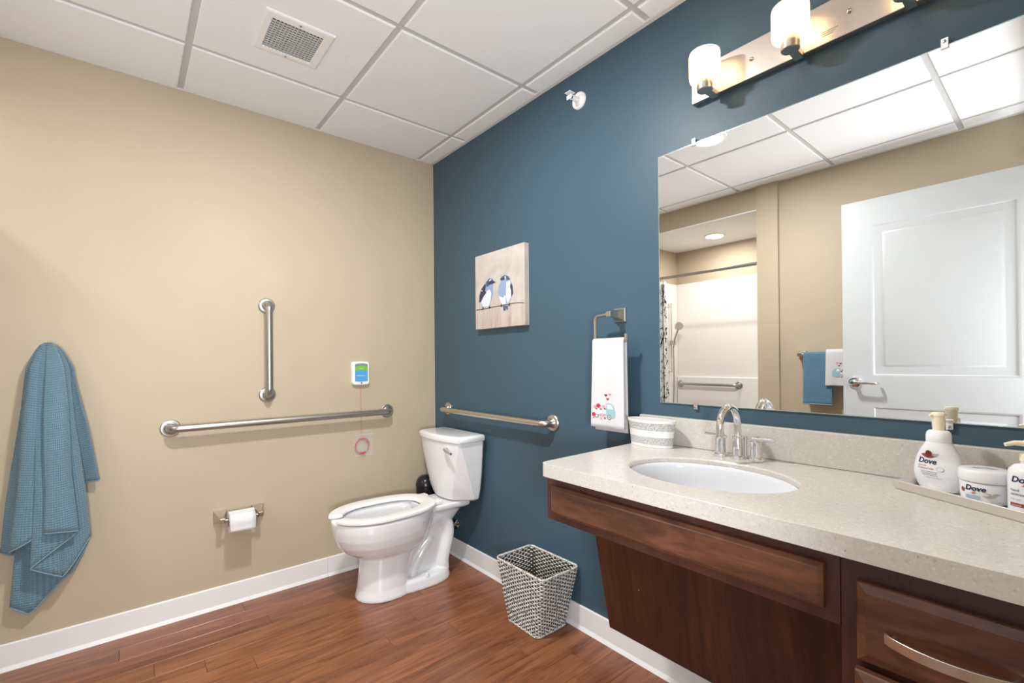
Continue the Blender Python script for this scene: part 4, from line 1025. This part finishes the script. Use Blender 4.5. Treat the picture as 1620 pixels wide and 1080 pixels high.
label_on(jfn, t, 'lettering', '10.5 OZ 300 g', .0036, .018, .006, M['greyprint'])
mb = MB(); 
for cx_, cy_, sx_ in ((-.012, -.004, 1), (.008, .004, -1)):
    mb.add([(jc.x+cx_+sx_*(a-.5)*.026, jc.y+cy_+(b-.25)*.030, jc.z+.0689) for a, b in dove()], [tuple(range(16))])
mb.build('lid_print', M['greyprint'], t)

# hand sanitizer bottle at the frame edge
sc_ = Vector((2.5715, -.178, ZC+.0042)); SR = .030
t = thing('sanitizer_bottle', 'white pump bottle cut by the right edge of the photo on the tray', 'bottle', sc_)
MB().lathe(sc_, [(.027, 0), (.0295, .003), (SR, .008), (SR, .074), (.028, .083), (.021, .091), (.012, .094), (.012, .100)], 40).build('body', M['bottle'], t, smooth=50)
MB().lathe(sc_, [(.0135, .100), (.0135, .112), (.009, .114), (.005, .115), (.005, .128), (.011, .129), (.011, .136), (.008, .139)], 24).build('pump_head', M['cream'], t, smooth=40)
dn = Vector((-.86, -.5, 0)).normalized(); q = sc_+Vector((0, 0, .133))
MB().tube([q, q+dn*.022+Vector((0, 0, .001)), q+dn*.036+Vector((0, 0, -.003))], [.006, .0048, .0038], 12).build('nozzle', M['cream'], t, smooth=50)
sa = math.radians(-90-12)
def sfn(u_, z_, off): a = sa+u_/SR; return (sc_.x+(SR+off)*math.cos(a), sc_.y+(SR+off)*math.sin(a), sc_.z+z_)
label_on(sfn, t, 'lettering', 'Dove', .0160, -.0195, .0605, M['navy'], .22, .0004)
shape_on(sfn, t, 'emblem_bird', [(-.004+a*.010, .053+b*.010) for a, b in dove()], M['coral'])
label_on(sfn, t, 'lettering', 'hand', .0075, -.021, .0425, M['e_dark']); label_on(sfn, t, 'lettering', 'sanitizer', .0075, -.021, .0350, M['e_dark'])
label_on(sfn, t, 'lettering', '8 FL OZ', .0048, -.021, .0255, M['greyprint'])
strip_on(sfn, t, 'label_band', -.022, .022, .013, .007, M['rust'], .0005)
label_on(sfn, t, 'lettering', 'coconut', .0048, -.019, .0146, M['e_white'])

# ------------------------------------------------------------------ blue bath towel on a hook (tan wall)
hy, hz_ = -1.768, 1.262
t = thing('towel_hook', 'metal robe hook under the hanging blue bath towel', 'hook', (0, hy, 1.23))
MB().lathe((.0005, hy, 1.235), [(.022, 0), (.022, .006), (.012, .010), (.008, .012)], 20, 'x').build('hook_plate', M['nickel'], t, smooth=40)
MB().tube([(.008, hy, 1.235), (.035, hy, 1.228), (.05, hy, 1.236), (.054, hy, 1.250)], .005, 10).build('hook_arm', M['nickel'], t, smooth=60)
# hem described by points (y, z, distance from the wall), ordered along the cloth edge
hem = [(-1.895, .470, .022), (-1.900, .462, .030), (-1.870, .452, .050), (-1.872, .470, .078), (-1.866, .478, .092), (-1.84, .492, .098), (-1.785, .522, .086), (-1.762, .532, .084), (-1.760, .532, .092),
       (-1.772, .531, .112), (-1.768, .529, .120), (-1.735, .527, .126), (-1.700, .522, .124), (-1.682, .517, .116), (-1.695, .500, .106), (-1.775, .435, .100), (-1.812, .402, .096), (-1.803, .388, .092), (-1.740, .347, .086), (-1.724, .345, .082),
       (-1.690, .395, .074), (-1.656, .458, .058), (-1.653, .458, .048), (-1.700, .345, .034), (-1.735, .310, .030), (-1.818, .215, .034), (-1.845, .225, .038), (-1.872, .250, .042), (-1.868, .262, .030),
       (-1.800, .34, .016), (-1.700, .45, .013), (-1.668, .600, .013), (-1.664, .680, .018), (-1.642, .690, .032), (-1.623, .692, .038), (-1.624, .700, .028)]
hs = catmull(hem, 5); nh = len(hs); P = []; uv = []
for i, q in enumerate(hs):
    y_, z_, d_ = q; row = []
    ysh = hy+(y_-hy)*.46; dsh = .020+d_*.50
    if y_ > hy+.085: ysh = hy+.045+(y_-hy-.085)*.42
    apex = Vector((.054+.22*(dsh-.05), hy+(ysh-hy)*.12, hz_-.003)); sh_ = Vector((dsh+.004, ysh, 1.160)); end = Vector((d_, y_, z_))
    for k in range(6): # crown
        a = k/6; row.append(Vector((apex.x+(sh_.x-apex.x)*a, apex.y+(sh_.y-apex.y)*a**.72, apex.z+(sh_.z-apex.z)*a**1.25)))
    m_ = 30
    for k in range(m_+1):
        f_ = k/m_; b = sh_.lerp(end, f_)
        b = b+Vector((.008*math.sin(PI*f_), 0, 0))+Vector((.0045*math.sin(i*.55+f_*3), .004*math.sin(f_*5+i*.21), 0))*math.sin(PI*f_)
        row.append(b)
    P.append(row); ln = 0
    for k in range(len(row)):
        if k: ln += (row[k]-row[k-1]).length
        uv.append((i*.0085*6*1.6, ln*6*1.6))
t = thing('bath_towel', 'blue terry bath towel hanging in folds from a hook on the tan wall', 'towel', (.05, hy, .2))
MB().grid(P, uv).build('cloth', M['terry_blue'], t, smooth=70, solid=.006)
MB().tube([r_[-1] for r_ in P], .0036, 8).build('hem', M['hem_blue'], t, smooth=70)
